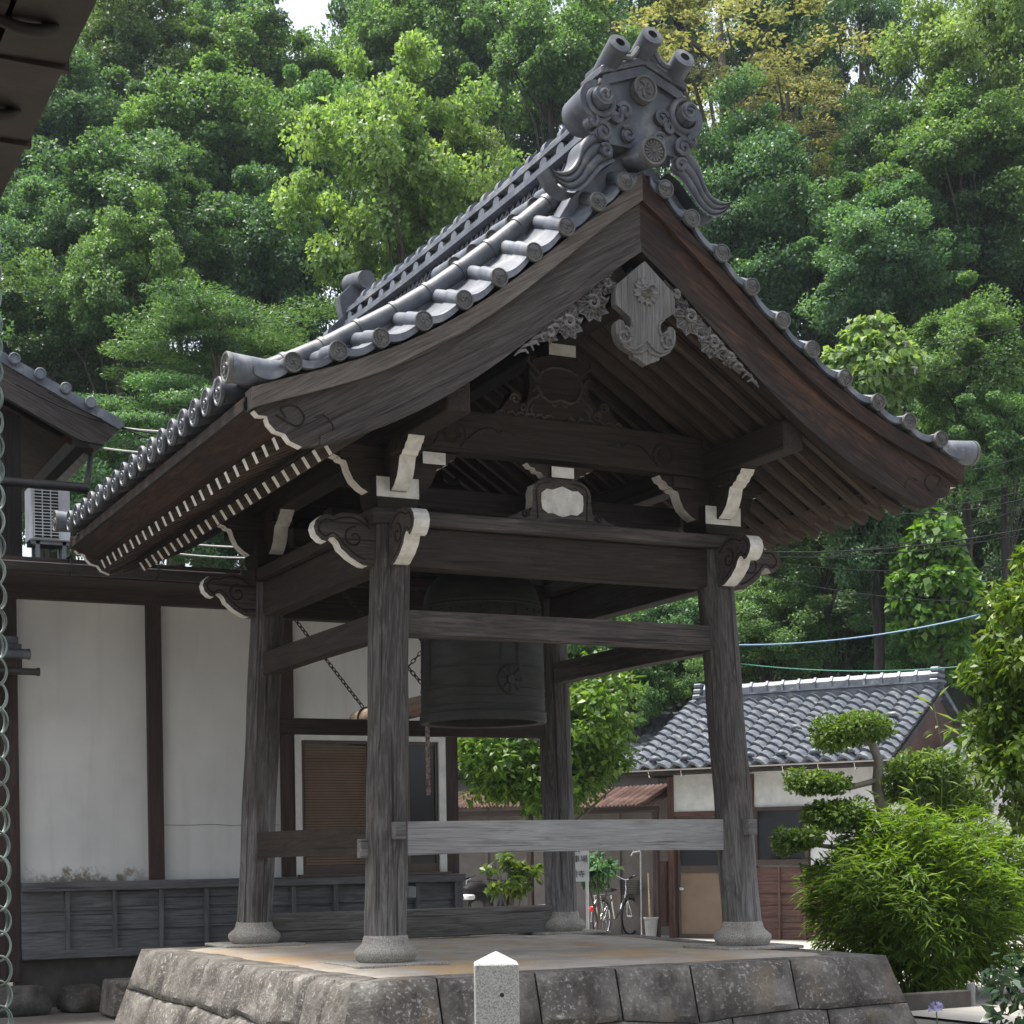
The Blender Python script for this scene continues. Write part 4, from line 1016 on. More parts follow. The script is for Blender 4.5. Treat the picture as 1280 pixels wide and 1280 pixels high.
log = thing('striking_log', 'pale horizontal striking log hung on chains behind the bell', 'bell striker', (0, 1.9, 2.9))
b = MB(); b.tube([(0, .78, 2.93), (0, .80, 2.93), (0, 3.02, 2.90), (0, 3.04, 2.90)], [.085, .095, .105, .095], 20)
m, L = frame((0, .78, 2.93), (0, 3.04, 2.90)); lg = b.build('log', 'log', log, M4=in_frame(b, m), smooth=40)
for y in (1.05, 2.75):
    b = MB(); b.tube([(.108*math.cos(t*PI/8), y, 2.915+.108*math.sin(t*PI/8)) for t in range(17)], .012, 6); b.build('iron_band', 'iron', log)
def chain(name, p0, p1, r, t, mat, parent):
    p0, p1 = Vector(p0), Vector(p1); L = (p1-p0).length; n = max(2, int(L/(r*2.35))); m, _ = frame(p0, p1, (0.1, 0.2, 1) if abs((p1-p0).normalized().z) < .95 else (1, 0, 0))
    b = MB()
    for k in range(n):
        c = -L/2+L*(k+.5)/n; pts = []
        for q in range(9):
            a = 2*PI*q/8; u, v_ = r*1.6*math.cos(a), r*.8*math.sin(a)
            pts.append((c+u, v_ if k % 2 else 0, 0 if k % 2 else v_))
        b.tube(pts, t, 5, caps=False)
    return b.build(name, mat, parent, M4=m)
for y, yt in ((2.75, 2.55), (1.05, 1.2)):
    for s in (-1, 1):
        chain('chain', (s*.05, y, 3.02), (s*1.30, yt, 4.42), .022, .006, 'iron', log)
b = MB()
for ph in (0, 2.1, 4.2):
    b.tube([(-.16+.012*math.cos(z*60+ph), .86+.012*math.sin(z*60+ph), z) for z in np.linspace(2.86, 2.06, 60)], .011, 5)
b.tube([(0, .86, 2.84), (-.1, .86, 2.86), (-.16, .86, 2.84)], .014, 6)
b.build('pull_rope', 'rope', log, smooth=60)

# ------------------------------------------------------------------ granite marker post in the foreground
mk = thing('marker_post', 'square speckled granite post with a pyramid top in front of the platform', 'stone post', (-3.32, -7.09, 0), -0.42)
b = MB(); b.box((0, 0, .54), (.182, .182, 1.08)); b.add([(-.091, -.091, 1.08), (.091, -.091, 1.08), (.091, .091, 1.08), (-.091, .091, 1.08), (0, 0, 1.131)], [(0, 1, 4), (1, 2, 4), (2, 3, 4), (3, 0, 4)])
b.f = [f for f in b.f if f != (4, 5, 6, 7)]; b.m = [0]*len(b.f)
bm_ = b.build('post_body', 'granite', mk, bevel=0.004, M4=None); bm_.matrix_basis = Matrix.Identity(4)
b = MB(); b.tube([(.02, -.0925, .955), (.02, -.088, .955)], .009, 12); o = b.build('chain_hole', 'iron', mk); o.matrix_basis = Matrix.Identity(4)
# ------------------------------------------------------------------ white walled temple hall behind
hall = thing('temple_hall', 'white plastered timber hall with grey clapboard skirting and one wide window', 'hall', (-1.0, 4.2, 0))
def hb(name, x0, x1, y0, y1, z0, z1, mat, parent=hall, bevel=0.0, axis=None):
    """box given by its limits; timber grain along the longest side"""
    d = (x1-x0, y1-y0, z1-z0); ax = axis if axis is not None else max(range(3), key=lambda i: d[i])
    c = Vector(((x0+x1)/2, (y0+y1)/2, (z0+z1)/2))
    b = MB()
    if ax == 0: m = Matrix.Translation(c); b.box((0, 0, 0), d)
    elif ax == 1: m = Matrix.Translation(c) @ Matrix.Rotation(PI/2, 4, 'Z'); b.box((0, 0, 0), (d[1], d[0], d[2]))
    else: m = Matrix.Translation(c) @ Matrix.Rotation(-PI/2, 4, 'Y'); b.box((0, 0, 0), (d[2], d[1], d[0]))
    return b.build(name, mat, parent, M4=m, bevel=bevel)
b = MB(); b.add([(-9, 4.24, 1.2), (-.27, 4.24, 1.2), (-.27, 4.24, 4.6), (-9, 4.24, 4.6)], [(0, 1, 2, 3)]); b.add([(-.27, 4.24, 2.83), (1.55, 4.24, 2.83), (1.55, 4.24, 4.6), (-.27, 4.24, 4.6)], [(0, 1, 2, 3)])
b.add([(1.56, 4.24, .3), (1.56, 12, .3), (1.56, 12, 4.6), (1.56, 4.24, 4.6)], [(0, 1, 2, 3)])
b.add([(-9, 4.5, 1.2), (1.5, 4.5, 1.2), (1.5, 4.5, 4.6), (-9, 4.5, 4.6)], [(3, 2, 1, 0)])
wl = b.build('plaster_wall', 'plaster', hall)
b = MB(); b.tube([(-1.74, 4.238, 1.86), (-1.5, 4.238, 1.855), (-1.2, 4.238, 1.862), (-1.0, 4.238, 1.848), (-.7, 4.238, 1.857), (-.46, 4.238, 1.85)], .0025, 4); b.build('hairline_crack', 'mortar_dark', wl)
for x0, x1 in ((-3.38, -3.24), (-1.91, -1.76), (-.45, -.31), (1.49, 1.64)): hb('wall_post', x0, x1, 4.15, 4.30, 1.285 if x0 > -3 and x1 < 1 else 0.28, 4.55, 'post_brown')
hb('dark_opening', -9, -3.38, 4.16, 4.235, 0.05, 4.17, 'post_brown', axis=2)  # dark boards stand in for the shade of an opening
hb('lintel_beam', -9, 1.70, 4.13, 4.3, 4.17, 4.34, 'post_brown')
hb('sill_rail', -3.24, 1.68, 4.06, 4.22, 1.19, 1.28, 'siding', bevel=.006)
hb('base_rail', -3.24, 1.68, 4.08, 4.22, .50, .585, 'siding', bevel=.006)
for i in range(3):
    z0 = .585+i*.202
    b = MB(); L = 4.92; m = Matrix.Translation((-.78, 4.15, z0+.1)) @ Matrix.Rotation(R(-6), 4, 'X'); b.box((0, 0, 0), (L, .018, .212)); b.build('clapboard', 'siding', hall, M4=m)
for k in range(11):
    x = -2.79+.485*k
    if x < 1.6: hb('batten', x-.022, x+.022, 4.085, 4.145, .585, 1.19, 'siding')
hb('foundation_wall', -3.3, 1.6, 4.2, 4.35, 0, .52, 'mortar_dark')
# window with its blind
for (x0, x1, z0, z1) in ((-.31, -.235, 1.285, 2.86), (1.40, 1.485, 1.285, 2.86), (-.235, 1.40, 2.775, 2.86)): hb('window_surround', x0, x1, 4.14, 4.24, z0, z1, 'alu_white')
wn = hb('window', -.235, 1.40, 4.165, 4.21, 1.285, 1.33, 'alu_brown')
for (x0, x1, z0, z1) in ((-.235, -.20, 1.33, 2.775), (.55, .61, 1.33, 2.775), (1.365, 1.40, 1.33, 2.775), (-.20, .55, 2.74, 2.775), (.61, 1.365, 2.74, 2.775), (-.20, .55, 1.33, 1.40), (.61, 1.365, 1.33, 1.40), (1.02, 1.05, 1.40, 2.74)): hb('sash_bar', x0, x1, 4.17, 4.205, z0, z1, 'alu_brown', wn)
b = MB(); b.box((.175, 4.197, 2.07), (.75, .006, 1.34)); b.box((.99, 4.193, 2.07), (.755, .006, 1.34)); b.build('glass', 'glass_dark', wn)
b = MB()
for k in range(44):
    z = 1.42+k*.03; b.box((.175, 4.188, z), (.73, .010, .024)); b.box((.80, 4.186, z), (.37, .006, .024))
bl = b.build('slatted_blind', 'blind', wn)
hb('window_sill', -.30, 1.50, 4.05, 4.15, 1.281, 1.305, 'alu_brown')
hb('meter_box', .93, 1.03, 3.98, 4.06, 1.02, 1.15, 'grey_plastic', bevel=.01)
# eave, gutter and low roof
b = MB(); b.prism([(3.30, 4.34), (3.30, 4.43), (7.5, 5.14), (7.5, 5.04)], -9, 1.95, 'x'); b.build('low_roof', 'roof_dull', hall)
hb('fascia_board', -9, 1.95, 3.26, 3.295, 4.27, 4.44, 'post_brown')
hb('soffit', -9, 1.95, 3.30, 4.15, 4.30, 4.335, 'post_brown')
b = MB(); pts = [(3.20+.075*math.cos(a), 4.36+.085*math.sin(a)) for a in np.linspace(PI, 2*PI, 12)]
b.prism(pts+[(y, z) for y, z in ((3.262, 4.36), (3.138, 4.36))], -9, 1.98, 'x'); b.tube([(-9, 3.125, 4.365), (1.98, 3.125, 4.365)], .011, 6)
g_ = b.build('gutter', 'gutter_dark', hall, smooth=40)
for x in (-2.9, -2.05, -1.2, -.3): 
    b = MB(); b.box((x, 3.2, 4.452), (.03, .2, .012)); b.tube([(x, 3.12, 4.45), (x, 3.115, 4.30), (x, 3.2, 4.265)], .008, 5); b.build('gutter_bracket', 'iron', hall)
# little tiled hood at the left
b = MB()
for k, (h, w_) in enumerate(((3.74, .10), (3.66, .16), (3.58, .24))):
    b.prism([(3.95-w_, h-.07), (3.95-w_, h), (3.95+w_, h+.02), (3.95+w_, h-.05)], -6, -3.28-.03*k+.05*k, 'x')
b.tube([(-6, 3.70, 3.56), (-3.22, 3.70, 3.55)], .05, 12)
b.lathe([(0, 0), (.055, 0), (.055, .02), (.045, .026), (.04, .016), (0, .016)], 16, mat=Matrix.Translation((-3.22, 3.70, 3.55)) @ Matrix.Rotation(PI/2, 4, 'Y'), caps=False)
b.build('hood_tiles', 'tile_dark', hall, smooth=40)
hb('hood_board', -6, -3.27, 3.72, 4.14, 3.42, 3.50, 'post_brown')
b = MB(); b.tube([(-6, 3.68, 3.385), (-3.13, 3.68, 3.375)], .035, 12); b.tube([(-3.14, 3.68, 3.375), (-3.11, 3.68, 3.375)], .042, 12); b.build('hood_gutter', 'gutter_dark', hall, smooth=40)
# upper storey gable at the left
up = 4.6
def vz(x): return 6.78-.50*(x+3.29)+.02*(x+3.29)**2
xs = np.linspace(-6.5, -2.06, 12)
vz2 = lambda x: vz(x)
b = MB(); b.prism([(x, vz(x)+.02) for x in xs]+[(-2.0, 6.15)]+[(x, vz(x)-.10) for x in xs[::-1]], 4.60, 9.5, 'y')
ur = b.build('gable_roof', 'tile', hall)
for k in range(8):
    x = -3.15+.26*(k-4)
    b = MB(); z = vz(x)+.0; b.tube([(x, 4.55, z), (x, 9.5, z)], .055, 14)
    b.lathe([(0, 0), (.062, 0), (.062, .018), (.052, .024), (.046, .012), (0, .012)], 18, mat=Matrix.Translation((x, 4.555, z)) @ Matrix.Rotation(PI/2, 4, 'X'), caps=False); b.build('verge_roll', 'tile', ur, smooth=40)
m, L = frame((-6, 4.66, 7.8), (-2.3, 4.66, 6.0))
b = MB(); b.prism([(x, vz(x)-.10) for x in xs]+[(-2.22, 5.92)]+[(x, vz(x)-.44) for x in xs[::-1] if x < -2.35], 4.62, 4.70, 'y'); b.build('bargeboard', 'wood_hafu', hall, M4=in_frame(b, m))
b = MB(); b.prism([(x, vz(x)-.30) for x in xs[:-1]]+[(x, vz(x)-.36) for x in xs[:-1][::-1]], 4.70, 9.0, 'y'); b.build('soffit', 'wood_red', hall)
for k in range(4):
    x0 = -3.2+.30*k; beam('rafter', (x0-.9, 4.85+.0*k, vz(x0-.9)-.43), (min(-2.3, x0+.6), 4.85, vz(min(-2.3, x0+.6))-.43), .06, .08, 'wood_red', hall) if k < 2 else None
beam('purlin', (-2.45, 4.66, 5.95), (-2.45, 9, 5.95), .14, .16, 'wood_dark', hall)
hb('upper_wall', -8, -3.02, 5.2, 5.3, 4.6, 6.4, 'post_brown'); hb('upper_post', -3.16, -3.0, 5.1, 5.22, 4.6, 6.3, 'wood_dark')
b = MB(); b.tube([(-6, 4.75, 5.47), (-2.38, 4.75, 5.47)], .05, 10); b.tube([(-2.40, 4.75, 5.47), (-2.36, 4.78, 5.60), (-2.30, 4.9, 5.86)], .03, 8); b.build('upper_gutter', 'gutter_dark', hall, smooth=40)
# foot stones along the wall
rr = random.Random(9)
def rock(b, c, d, seed, n=10):
    rr = random.Random(seed); bm = bmesh.new(); bmesh.ops.create_icosphere(bm, subdivisions=3, radius=1.0)
    ph = [rr.uniform(0, 6) for _ in range(6)]
    vs = []
    for v in bm.verts:
        p = v.co.normalized(); q = Vector([math.copysign(abs(t)**0.45, t) for t in p])
        s = 1+.08*math.sin(p.x*4+ph[0])+.07*math.sin(p.y*5+ph[1])+.06*math.sin(p.z*6+ph[2])
        vs.append((c[0]+q.x*s*d[0]/2*.8, c[1]+q.y*s*d[1]/2*.8, c[2]+q.z*s*d[2]/2*.8))
    b.add(vs, [tuple(v.index for v in f.verts) for f in bm.faces]); bm.free()
for i, (x, y, z, dx, dy, dz, lab) in enumerate(((-3.35, 3.75, .10, .75, .5, .30, 'low dark foundation stone under the corner post of the white hall'), (-2.72, 3.8, .09, .56, .45, .26, 'pale rough foundation stone midway along the foot of the white hall'), (-2.36, 3.72, .07, .2, .3, .2, 'smallest rough stone beside the step of the platform'), (-4.2, 3.8, .1, .7, .5, .3, 'dark foundation stone left of the corner post of the white hall'))):
    b = MB(); rock(b, (0, 0, 0), (dx, dy, dz*1.3), i+3); tag(b.build('foundation_stone', 'stone_rough', None, loc=(x, y, z), smooth=60), lab, 'stone', 'rough stones along the hall')
b = MB(); b.box((0, 0, .17), (.50, .55, .34), taper=.86); o = b.build('step_stone', 'stone_block', None, loc=(-2.42, 3.0, 0), bevel=.02)
tag(o, 'squared grey stone step standing behind the left corner of the platform', 'stone')

# air conditioner on its stand
ac = thing('air_conditioner', 'white outdoor air conditioner unit on a metal stand above the hall roof', 'air conditioner', (-2.71, 5.2, 4.74))
b = MB(); b.box((-2.72, 5.16, 5.22), (.42, .32, .58)); b.build('casing', 'white_enamel', ac, bevel=.012)
b = MB(); b.box((-2.765, 4.992, 5.22), (.27, .02, .52)); gb = b.build('dark_coil', 'iron', ac)
b = MB()
for k in range(15): b.box((-2.765, 4.978, 4.98+k*.034), (.28, .02, .008))
for k in range(4): b.box((-2.895+k*.087, 4.978, 5.22), (.008, .022, .53))
b.build('grille', 'white_enamel', ac)
b = MB()
for x in (-2.85, -2.57):
    for y in (5.05, 5.28): b.box((x, y, 4.83), (.04, .04, .20))
b.box((-2.85, 5.165, 4.91), (.04, .19, .038)); b.box((-2.57, 5.165, 4.91), (.04, .19, .038)); b.box((-2.71, 5.05, 4.91), (.42, .04, .04)); b.box((-2.71, 5.28, 4.91), (.42, .04, .04)); b.build('stand', 'grey_plastic', ac)

# ------------------------------------------------------------------ eave of the near hall, top left, with a rain chain
ne = thing('near_eave', 'dark copper gutter and eave of a near building cutting the upper left corner', 'eave', (-5.5, -9.5, 0))
ye = -7.92
b = MB(); b.prism([(-5.42, 3.735), (-5.425, 3.60), (-5.60, 3.595), (-5.60, 3.735), (-5.588, 3.735), (-5.588, 3.61), (-5.437, 3.612), (-5.432, 3.735)], -13, ye, 'y', mat=None)
b2 = MB(); 
gt = b.build('box_gutter', 'copper', ne)
b = MB(); b.tube([(-5.415, -13, 3.735), (-5.415, ye, 3.735)], .012, 6)
for y in np.arange(-12.6, ye, .52): b.box((-5.508, y, 3.665), (.186, .02, .155))
b.build('seam', 'copper', gt)
for y in np.arange(-12.3, ye-.1, .52):
    b = MB(); b.tube(smooth_path([(-5.80, y, 3.66), (-5.66, y, 3.60), (-5.58, y, 3.575), (-5.52, y, 3.58), (-5.49, y+.01, 3.60)], 5), .016, 8); b.build('gutter_hook', 'iron', ne, smooth=60)
b = MB(); b.box((-5.64, -10.4, 3.70), (.05, 4.9, .22)); b.build('fascia_board', 'wood_dark', ne)
b = MB(); b.prism([(-5.66, 3.72), (-8.0, 4.5), (-8.0, 4.56), (-5.66, 3.78)], -13, ye-.05, 'y'); b.build('soffit', 'wood_dark', ne)
b = MB()
for k in range(14): b.prism([(-5.67, 3.66), (-8.0, 4.43), (-8.0, 4.50), (-5.67, 3.73)], -12.8+k*.36, -12.72+k*.36, 'y')
b.build('rafters', 'wood_dark', ne)
hb('near_wall', -9.0, -7.2, -14, -9.2, 0, 4.2, 'wood_dark', parent=ne); hb('near_roof', -16, -7.9, -16, -7.9, 4.62, 9.5, 'tile_dark', parent=ne)  # unseen rest of the near hall, extended to block sky light from the left
b = MB(); b.prism([(-5.36, 3.76), (-5.42, 3.80), (-8.0, 4.66), (-8.0, 4.60)], -13, ye+.05, 'y'); b.build('eave_tiles', 'tile_dark', ne)
b = MB(); rows = []
for t in np.linspace(0, 1, 8):
    w_ = .055+.035*t**2.2; rows.append([(-5.505-w_, ye-w_*.6+.06, 3.62-.13*t), (-5.505+w_, ye-w_*.6+.06, 3.62-.13*t), (-5.505+w_, ye+w_+.06, 3.62-.13*t), (-5.505-w_, ye+w_+.06, 3.62-.13*t), (-5.505-w_, ye-w_*.6+.06, 3.62-.13*t)])
b.grid(rows); b.add([rows[-1][k] for k in range(4)], [(0, 1, 2, 3)]); b.build('outlet_funnel', 'copper', ne, smooth=30)
ne.location.x += .002
rc = thing('rain_chain', 'green copper rain chain of paired rings hanging from the near eave', 'rain chain', (-5.44, -7.9, 0.05))
ringp = None
for k in range(44):
    z = 3.47-k*.0785
    for q, (yaw_, dx) in enumerate(((R(-20), 0.0), (R(28), .004))):
        if ringp is None:
            b = MB(); b.tube([(.0425*math.sin(a), 0, .0475*math.cos(a)) for a in np.linspace(0, 2*PI, 25)], .0036, 6, caps=False)
            ringp = b.build('ring', 'chain_copper', rc, smooth=60); o = ringp
        else: o = ringp.copy(); col.objects.link(o); o.parent = rc
        o.matrix_basis = o_off(rc) @ Matrix.Translation((-5.456+dx, -7.92, z)) @ Matrix.Rotation(yaw_+(.25*math.sin(k*1.7)), 4, 'Z')

# ------------------------------------------------------------------ tiled house at the right, its own frame: x along the wall, y into the house
HR = -1.0301
def house_thing(name, label, cat, lx, ly, lz=0, group=None):
    p = Matrix.Translation((8.764, 10.923, 0)) @ Matrix.Rotation(HR, 4, 'Z') @ Vector((lx, ly, lz))
    return thing(name, label, cat, p, HR, group)
def lbox(name, parent, mat, x0, x1, y0, y1, z0, z1, off=(0, 0), bevel=0.0):
    d = (x1-x0, y1-y0, z1-z0); ax = max(range(3), key=lambda i: d[i]); c = Vector(((x0+x1)/2-off[0], (y0+y1)/2-off[1], (z0+z1)/2)); b = MB()
    if ax == 2: m = Matrix.Translation(c) @ Matrix.Rotation(-PI/2, 4, 'Y'); b.box((0, 0, 0), (d[2], d[1], d[0]))
    else: m = Matrix.Translation(c); b.box((0, 0, 0), d)
    o = b.build(name, mat, None, bevel=bevel); o.parent = parent; o.matrix_basis = m
    return o
def lbuild(b, name, mat, parent, smooth=None, bevel=0.0, m=None):
    o = b.build(name, mat, None, smooth=smooth, bevel=bevel); o.parent = parent; o.matrix_basis = m or Matrix.Identity(4); return o
hs_ = house_thing('tiled_house', 'small house with silver tiled roof and red brown boarding behind the topiary', 'house', 0, 0)
def pantile_roof(parent, x0, x1, y0, z0, y1, z1, nrow, tw=.285, name='roof'):
    b = MB(); rows = []; ncol = int((x1-x0)/tw); nx = ncol*8+1
    for c in range(nrow):
        for q, lift in ((0.0, .042), (.97, .0)):
            t = (c+q)/nrow; y = y0+(y1-y0)*t-(.030 if q == 0 else 0); z = z0+(z1-z0)*t+lift; row = []
            for j in range(nx):
                x = x0+(x1-x0)*j/(nx-1); u = (j % 8)/8
                row.append((x, y, z+.046*math.sin(2*PI*u)+.014*math.sin(4*PI*u+.6)))
            rows.append(row)
    b.grid(rows); f = rows[0]; b.grid([f, [(p[0], p[1]+.0, p[2]-.045) for p in f], [(p[0], p[1]+.12, p[2]-.05) for p in f]])
    return lbuild(b, name, 'tile', parent, smooth=50)
rf = pantile_roof(hs_, -.68, 3.98, -.50, 2.86, 2.0, 4.16, 13)
b = MB(); b.prism([(2.0, 4.05), (4.6, 2.8), (4.6, 2.86), (2.0, 4.15)], -.66, 3.96, 'x'); lbuild(b, 'rear_slope', 'tile', rf)
for (lx, ly, lz) in [(-.2+.57*k, -.36, 2.96) for k in range(7)]+[(1.95, .55, 3.43), (3.5, .85, 3.57), (.5, .6, 3.46)]:
    b = MB(); b.tube([(-.10, 0, .02), (-.05, -.03, .05), (.05, -.03, .05), (.10, 0, .02)], [.02, .045, .045, .02], 10); lbuild(b, 'snow_guard', 'tile', rf, 60, m=Matrix.Translation((lx, ly, lz+.01)))
b = MB(); b.prism([(1.84, 4.06), (1.84, 4.20), (2.16, 4.20), (2.16, 4.06)], -.52, 3.9, 'x'); b.prism([(1.80, 4.205), (1.80, 4.235), (2.20, 4.235), (2.20, 4.205)], -.56, 3.95, 'x')
b.prism([(1.9, 4.24), (1.9, 4.34), (1.95, 4.41), (2.05, 4.41), (2.1, 4.34), (2.1, 4.24)], -.50, 3.88, 'x'); rd = lbuild(b, 'ridge', 'tile', rf)
b = MB()
for k in range(15): b.prism([(1.88, 4.24), (1.88, 4.35), (1.94, 4.43), (2.06, 4.43), (2.12, 4.35), (2.12, 4.24)], -.40+k*.30, -.355+k*.30, 'x')
lbuild(b, 'ridge_collars', 'tile', rd)
for x in (-.50, 3.86):
    b = MB()
    for q in range(3): b.box((x, 2.0, 4.22+q*.10), (.16, .42-.06*q, .085))
    lbuild(b, 'ridge_end', 'tile', rd, bevel=.02)
lbox('verge_board', hs_, 'wood_mid', 3.90, 3.96, -.45, 2.0, 2.75, 2.85).matrix_basis = Matrix.Translation((3.94, .78, 3.40)) @ Matrix.Rotation(math.atan2(1.3, 2.5), 4, 'X')
b = MB(); b.prism([(-.42, 2.72), (2.0, 3.98), (4.4, 2.72)], 3.80, 3.86, 'x'); b.prism([(-.42, 2.72), (2.0, 3.98), (4.4, 2.72)], -.50, -.44, 'x'); lbuild(b, 'gable_wall', 'siding_red', hs_)
b = MB(); b.tube([(-.72, -.56, 2.775), (4.1, -.56, 2.785)], .055, 10); b.tube([(-.72, -.62, 2.80), (4.1, -.62, 2.81)], .012, 5); lbuild(b, 'gutter', 'copper', hs_, 40)
for k in range(7): 
    b = MB(); b.tube([(-.2+k*.6, -.62, 2.80), (-.2+k*.6, -.58, 2.70), (-.2+k*.6, -.48, 2.72)], .008, 5); lbuild(b, 'gutter_bracket', 'chrome', hs_)
b = MB(); b.box((1.9, .05, 2.45), (3.9, .10, .66)); b.box((.48, .052, 2.42), (.1, .1, .5)); b.box((3.2, .05, 1.6), (1.6, .098, 1.1)); lbuild(b, 'plaster_wall', 'shutter_white', hs_)
for x0, x1 in ((-.16, -.05), (.88, .97), (1.36, 1.43)): lbox('wall_post', hs_, 'siding_red', x0, x1, -.03, .12, 0, 2.72)
lbox('lintel', hs_, 'siding_red', -.05, 1.36, -.02, .1, 2.04, 2.13)
dr = lbox('door', hs_, 'alu_brown', .02, .06, -.02, .04, 0, 2.03)
for (x0, x1, z0, z1) in ((.82, .86, 0, 2.03), (.06, .82, 1.98, 2.03), (.06, .82, .0, .08), (.06, .82, 1.10, 1.22)): lbox('door_frame', dr, 'alu_brown', x0, x1, -.02, .04, z0, z1).parent = hs_
o = lbox('door_panel', hs_, 'door_tan', .06, .82, -.005, .02, .08, 1.10); o = lbox('door_glass', hs_, 'glass_dark', .06, .82, -.004, .02, 1.22, 1.98)
b = MB(); b.tube([(.12, -.02, .62), (.12, -.08, .62)], [.018, .016], 10); b.tube([(.12, -.075, .62), (.12, -.10, .62), (.12, -.125, .62)], [.03, .042, .025], 12); lbuild(b, 'door_knob', 'chrome', hs_, 40, m=Matrix.Translation((0, 0, .22)))
for (x0, x1, z0, z1) in ((1.43, 1.49, 1.22, 2.17), (2.32, 2.38, 1.22, 2.17), (1.49, 2.32, 2.11, 2.17), (1.49, 2.32, 1.22, 1.31)): lbox('window_frame', hs_, 'alu_brown', x0, x1, -.05, .06, z0, z1)
lbox('window_glass', hs_, 'glass_dark', 1.49, 2.32, -.01, .02, 1.31, 2.11)
for k in range(6):
    b = MB(); b.box((0, 0, 0), (2.66, .018, .215)); lbuild(b, 'clapboard', 'siding_red', hs_, m=Matrix.Translation((2.75, .0, .10+k*.195)) @ Matrix.Rotation(R(-4), 4, 'X'))
for x in (1.42, 1.86, 2.30, 2.74, 3.2, 3.6): lbox('batten', hs_, 'siding_red', x-.018, x+.018, -.06, -.015, 0, 1.19)
# lean-to shed with rusted roof
ls = house_thing('lean_to_shed', 'lean-to shed with rusted corrugated iron roof and dull rendered back wall', 'shed', -3.0, 0)
b = MB(); rows = []
for t in np.linspace(0, 1, 4):
    row = []
    for j in range(300):
        x = -6.6+6.42*j/299; row.append((x+3, -.42+1.15*t, 2.28+.33*t+.018*math.sin(x*2*PI/.076)+.03*math.sin(x*1.3+t*2)))
    rows.append(row)
b.grid(rows); b.grid([[(p[0], p[1], p[2]-.008) for p in r_] for r_ in rows]); lbuild(b, 'corrugated_roof', 'rust', ls, 60)
lbox('eave_beam', ls, 'post_brown', -6.6, -.2, -.34, -.24, 2.13, 2.23, off=(-3, 0)); lbox('wall_plate', ls, 'post_brown', -6.6, -.2, .62, .72, 2.42, 2.54, off=(-3, 0))
lbox('back_wall', ls, 'wall_dim', -9, -.18, .70, .80, 0, 2.42, off=(-3, 0))
for x in (-5.9, -4.3, -2.62, -1.5): lbox('wall_strip', ls, 'wall_dim', x-.03, x+.03, .66, .702, 0, 2.42, off=(-3, 0))
for x in (-6.3, -2.75, -.25): lbox('shed_post', ls, 'post_brown', x-.045, x+.045, -.33, -.24, 0, 2.14, off=(-3, 0))
lbox('stacked_boards', ls, 'siding_red', -.30, -.22, -.30, .30, .2, 1.30, off=(-3, 0))
# second tiled roof behind the first
h2 = house_thing('rear_house', 'low tiled house further back left of the silver roofed house', 'house', -4.0, 4.2)
rf2 = pantile_roof(h2, -5.0, 2.9, -3.0, 3.02, 0, 3.98, 10)
b = MB(); b.prism([(-.14, 3.9), (-.14, 4.05), (.14, 4.05), (.14, 3.9)], -5, 2.9, 'x'); b.tube([(-5, 0, 4.10), (2.9, 0, 4.10)], .09, 10)
for k in range(27): b.tube([(-4.9+k*.29, 0, 4.10), (-4.86+k*.29, 0, 4.10)], .108, 10)
lbuild(b, 'ridge', 'tile', rf2, 40)
b = MB(); b.box((-1, .6, 1.45), (7.6, 6.4, 2.9)); lbuild(b, 'wall', 'wall_dim', h2)
# pale shuttered building at the far right
sh = house_thing('shuttered_garage', 'off white building with a horizontally ribbed shutter behind the bamboo', 'garage', 5.6, 1.0)
b = MB()
for k in range(26): b.box((1.5, -.02+.0*k, .06+k*.085), (4.4, .03, .08))
lbuild(b, 'ribbed_shutter', 'shutter_white', sh, bevel=.006)
b = MB(); b.box((1.5, 1.5, 1.5), (5.2, 2.96, 3.0)); lbuild(b, 'wall', 'plaster', sh)
b = MB(); b.prism([(-.5, 2.95), (1.5, 3.5), (3.3, 2.95), (3.3, 2.88), (1.5, 3.42), (-.5, 2.88)], -1.3, 4.3, 'x'); lbuild(b, 'roof', 'tile', sh)

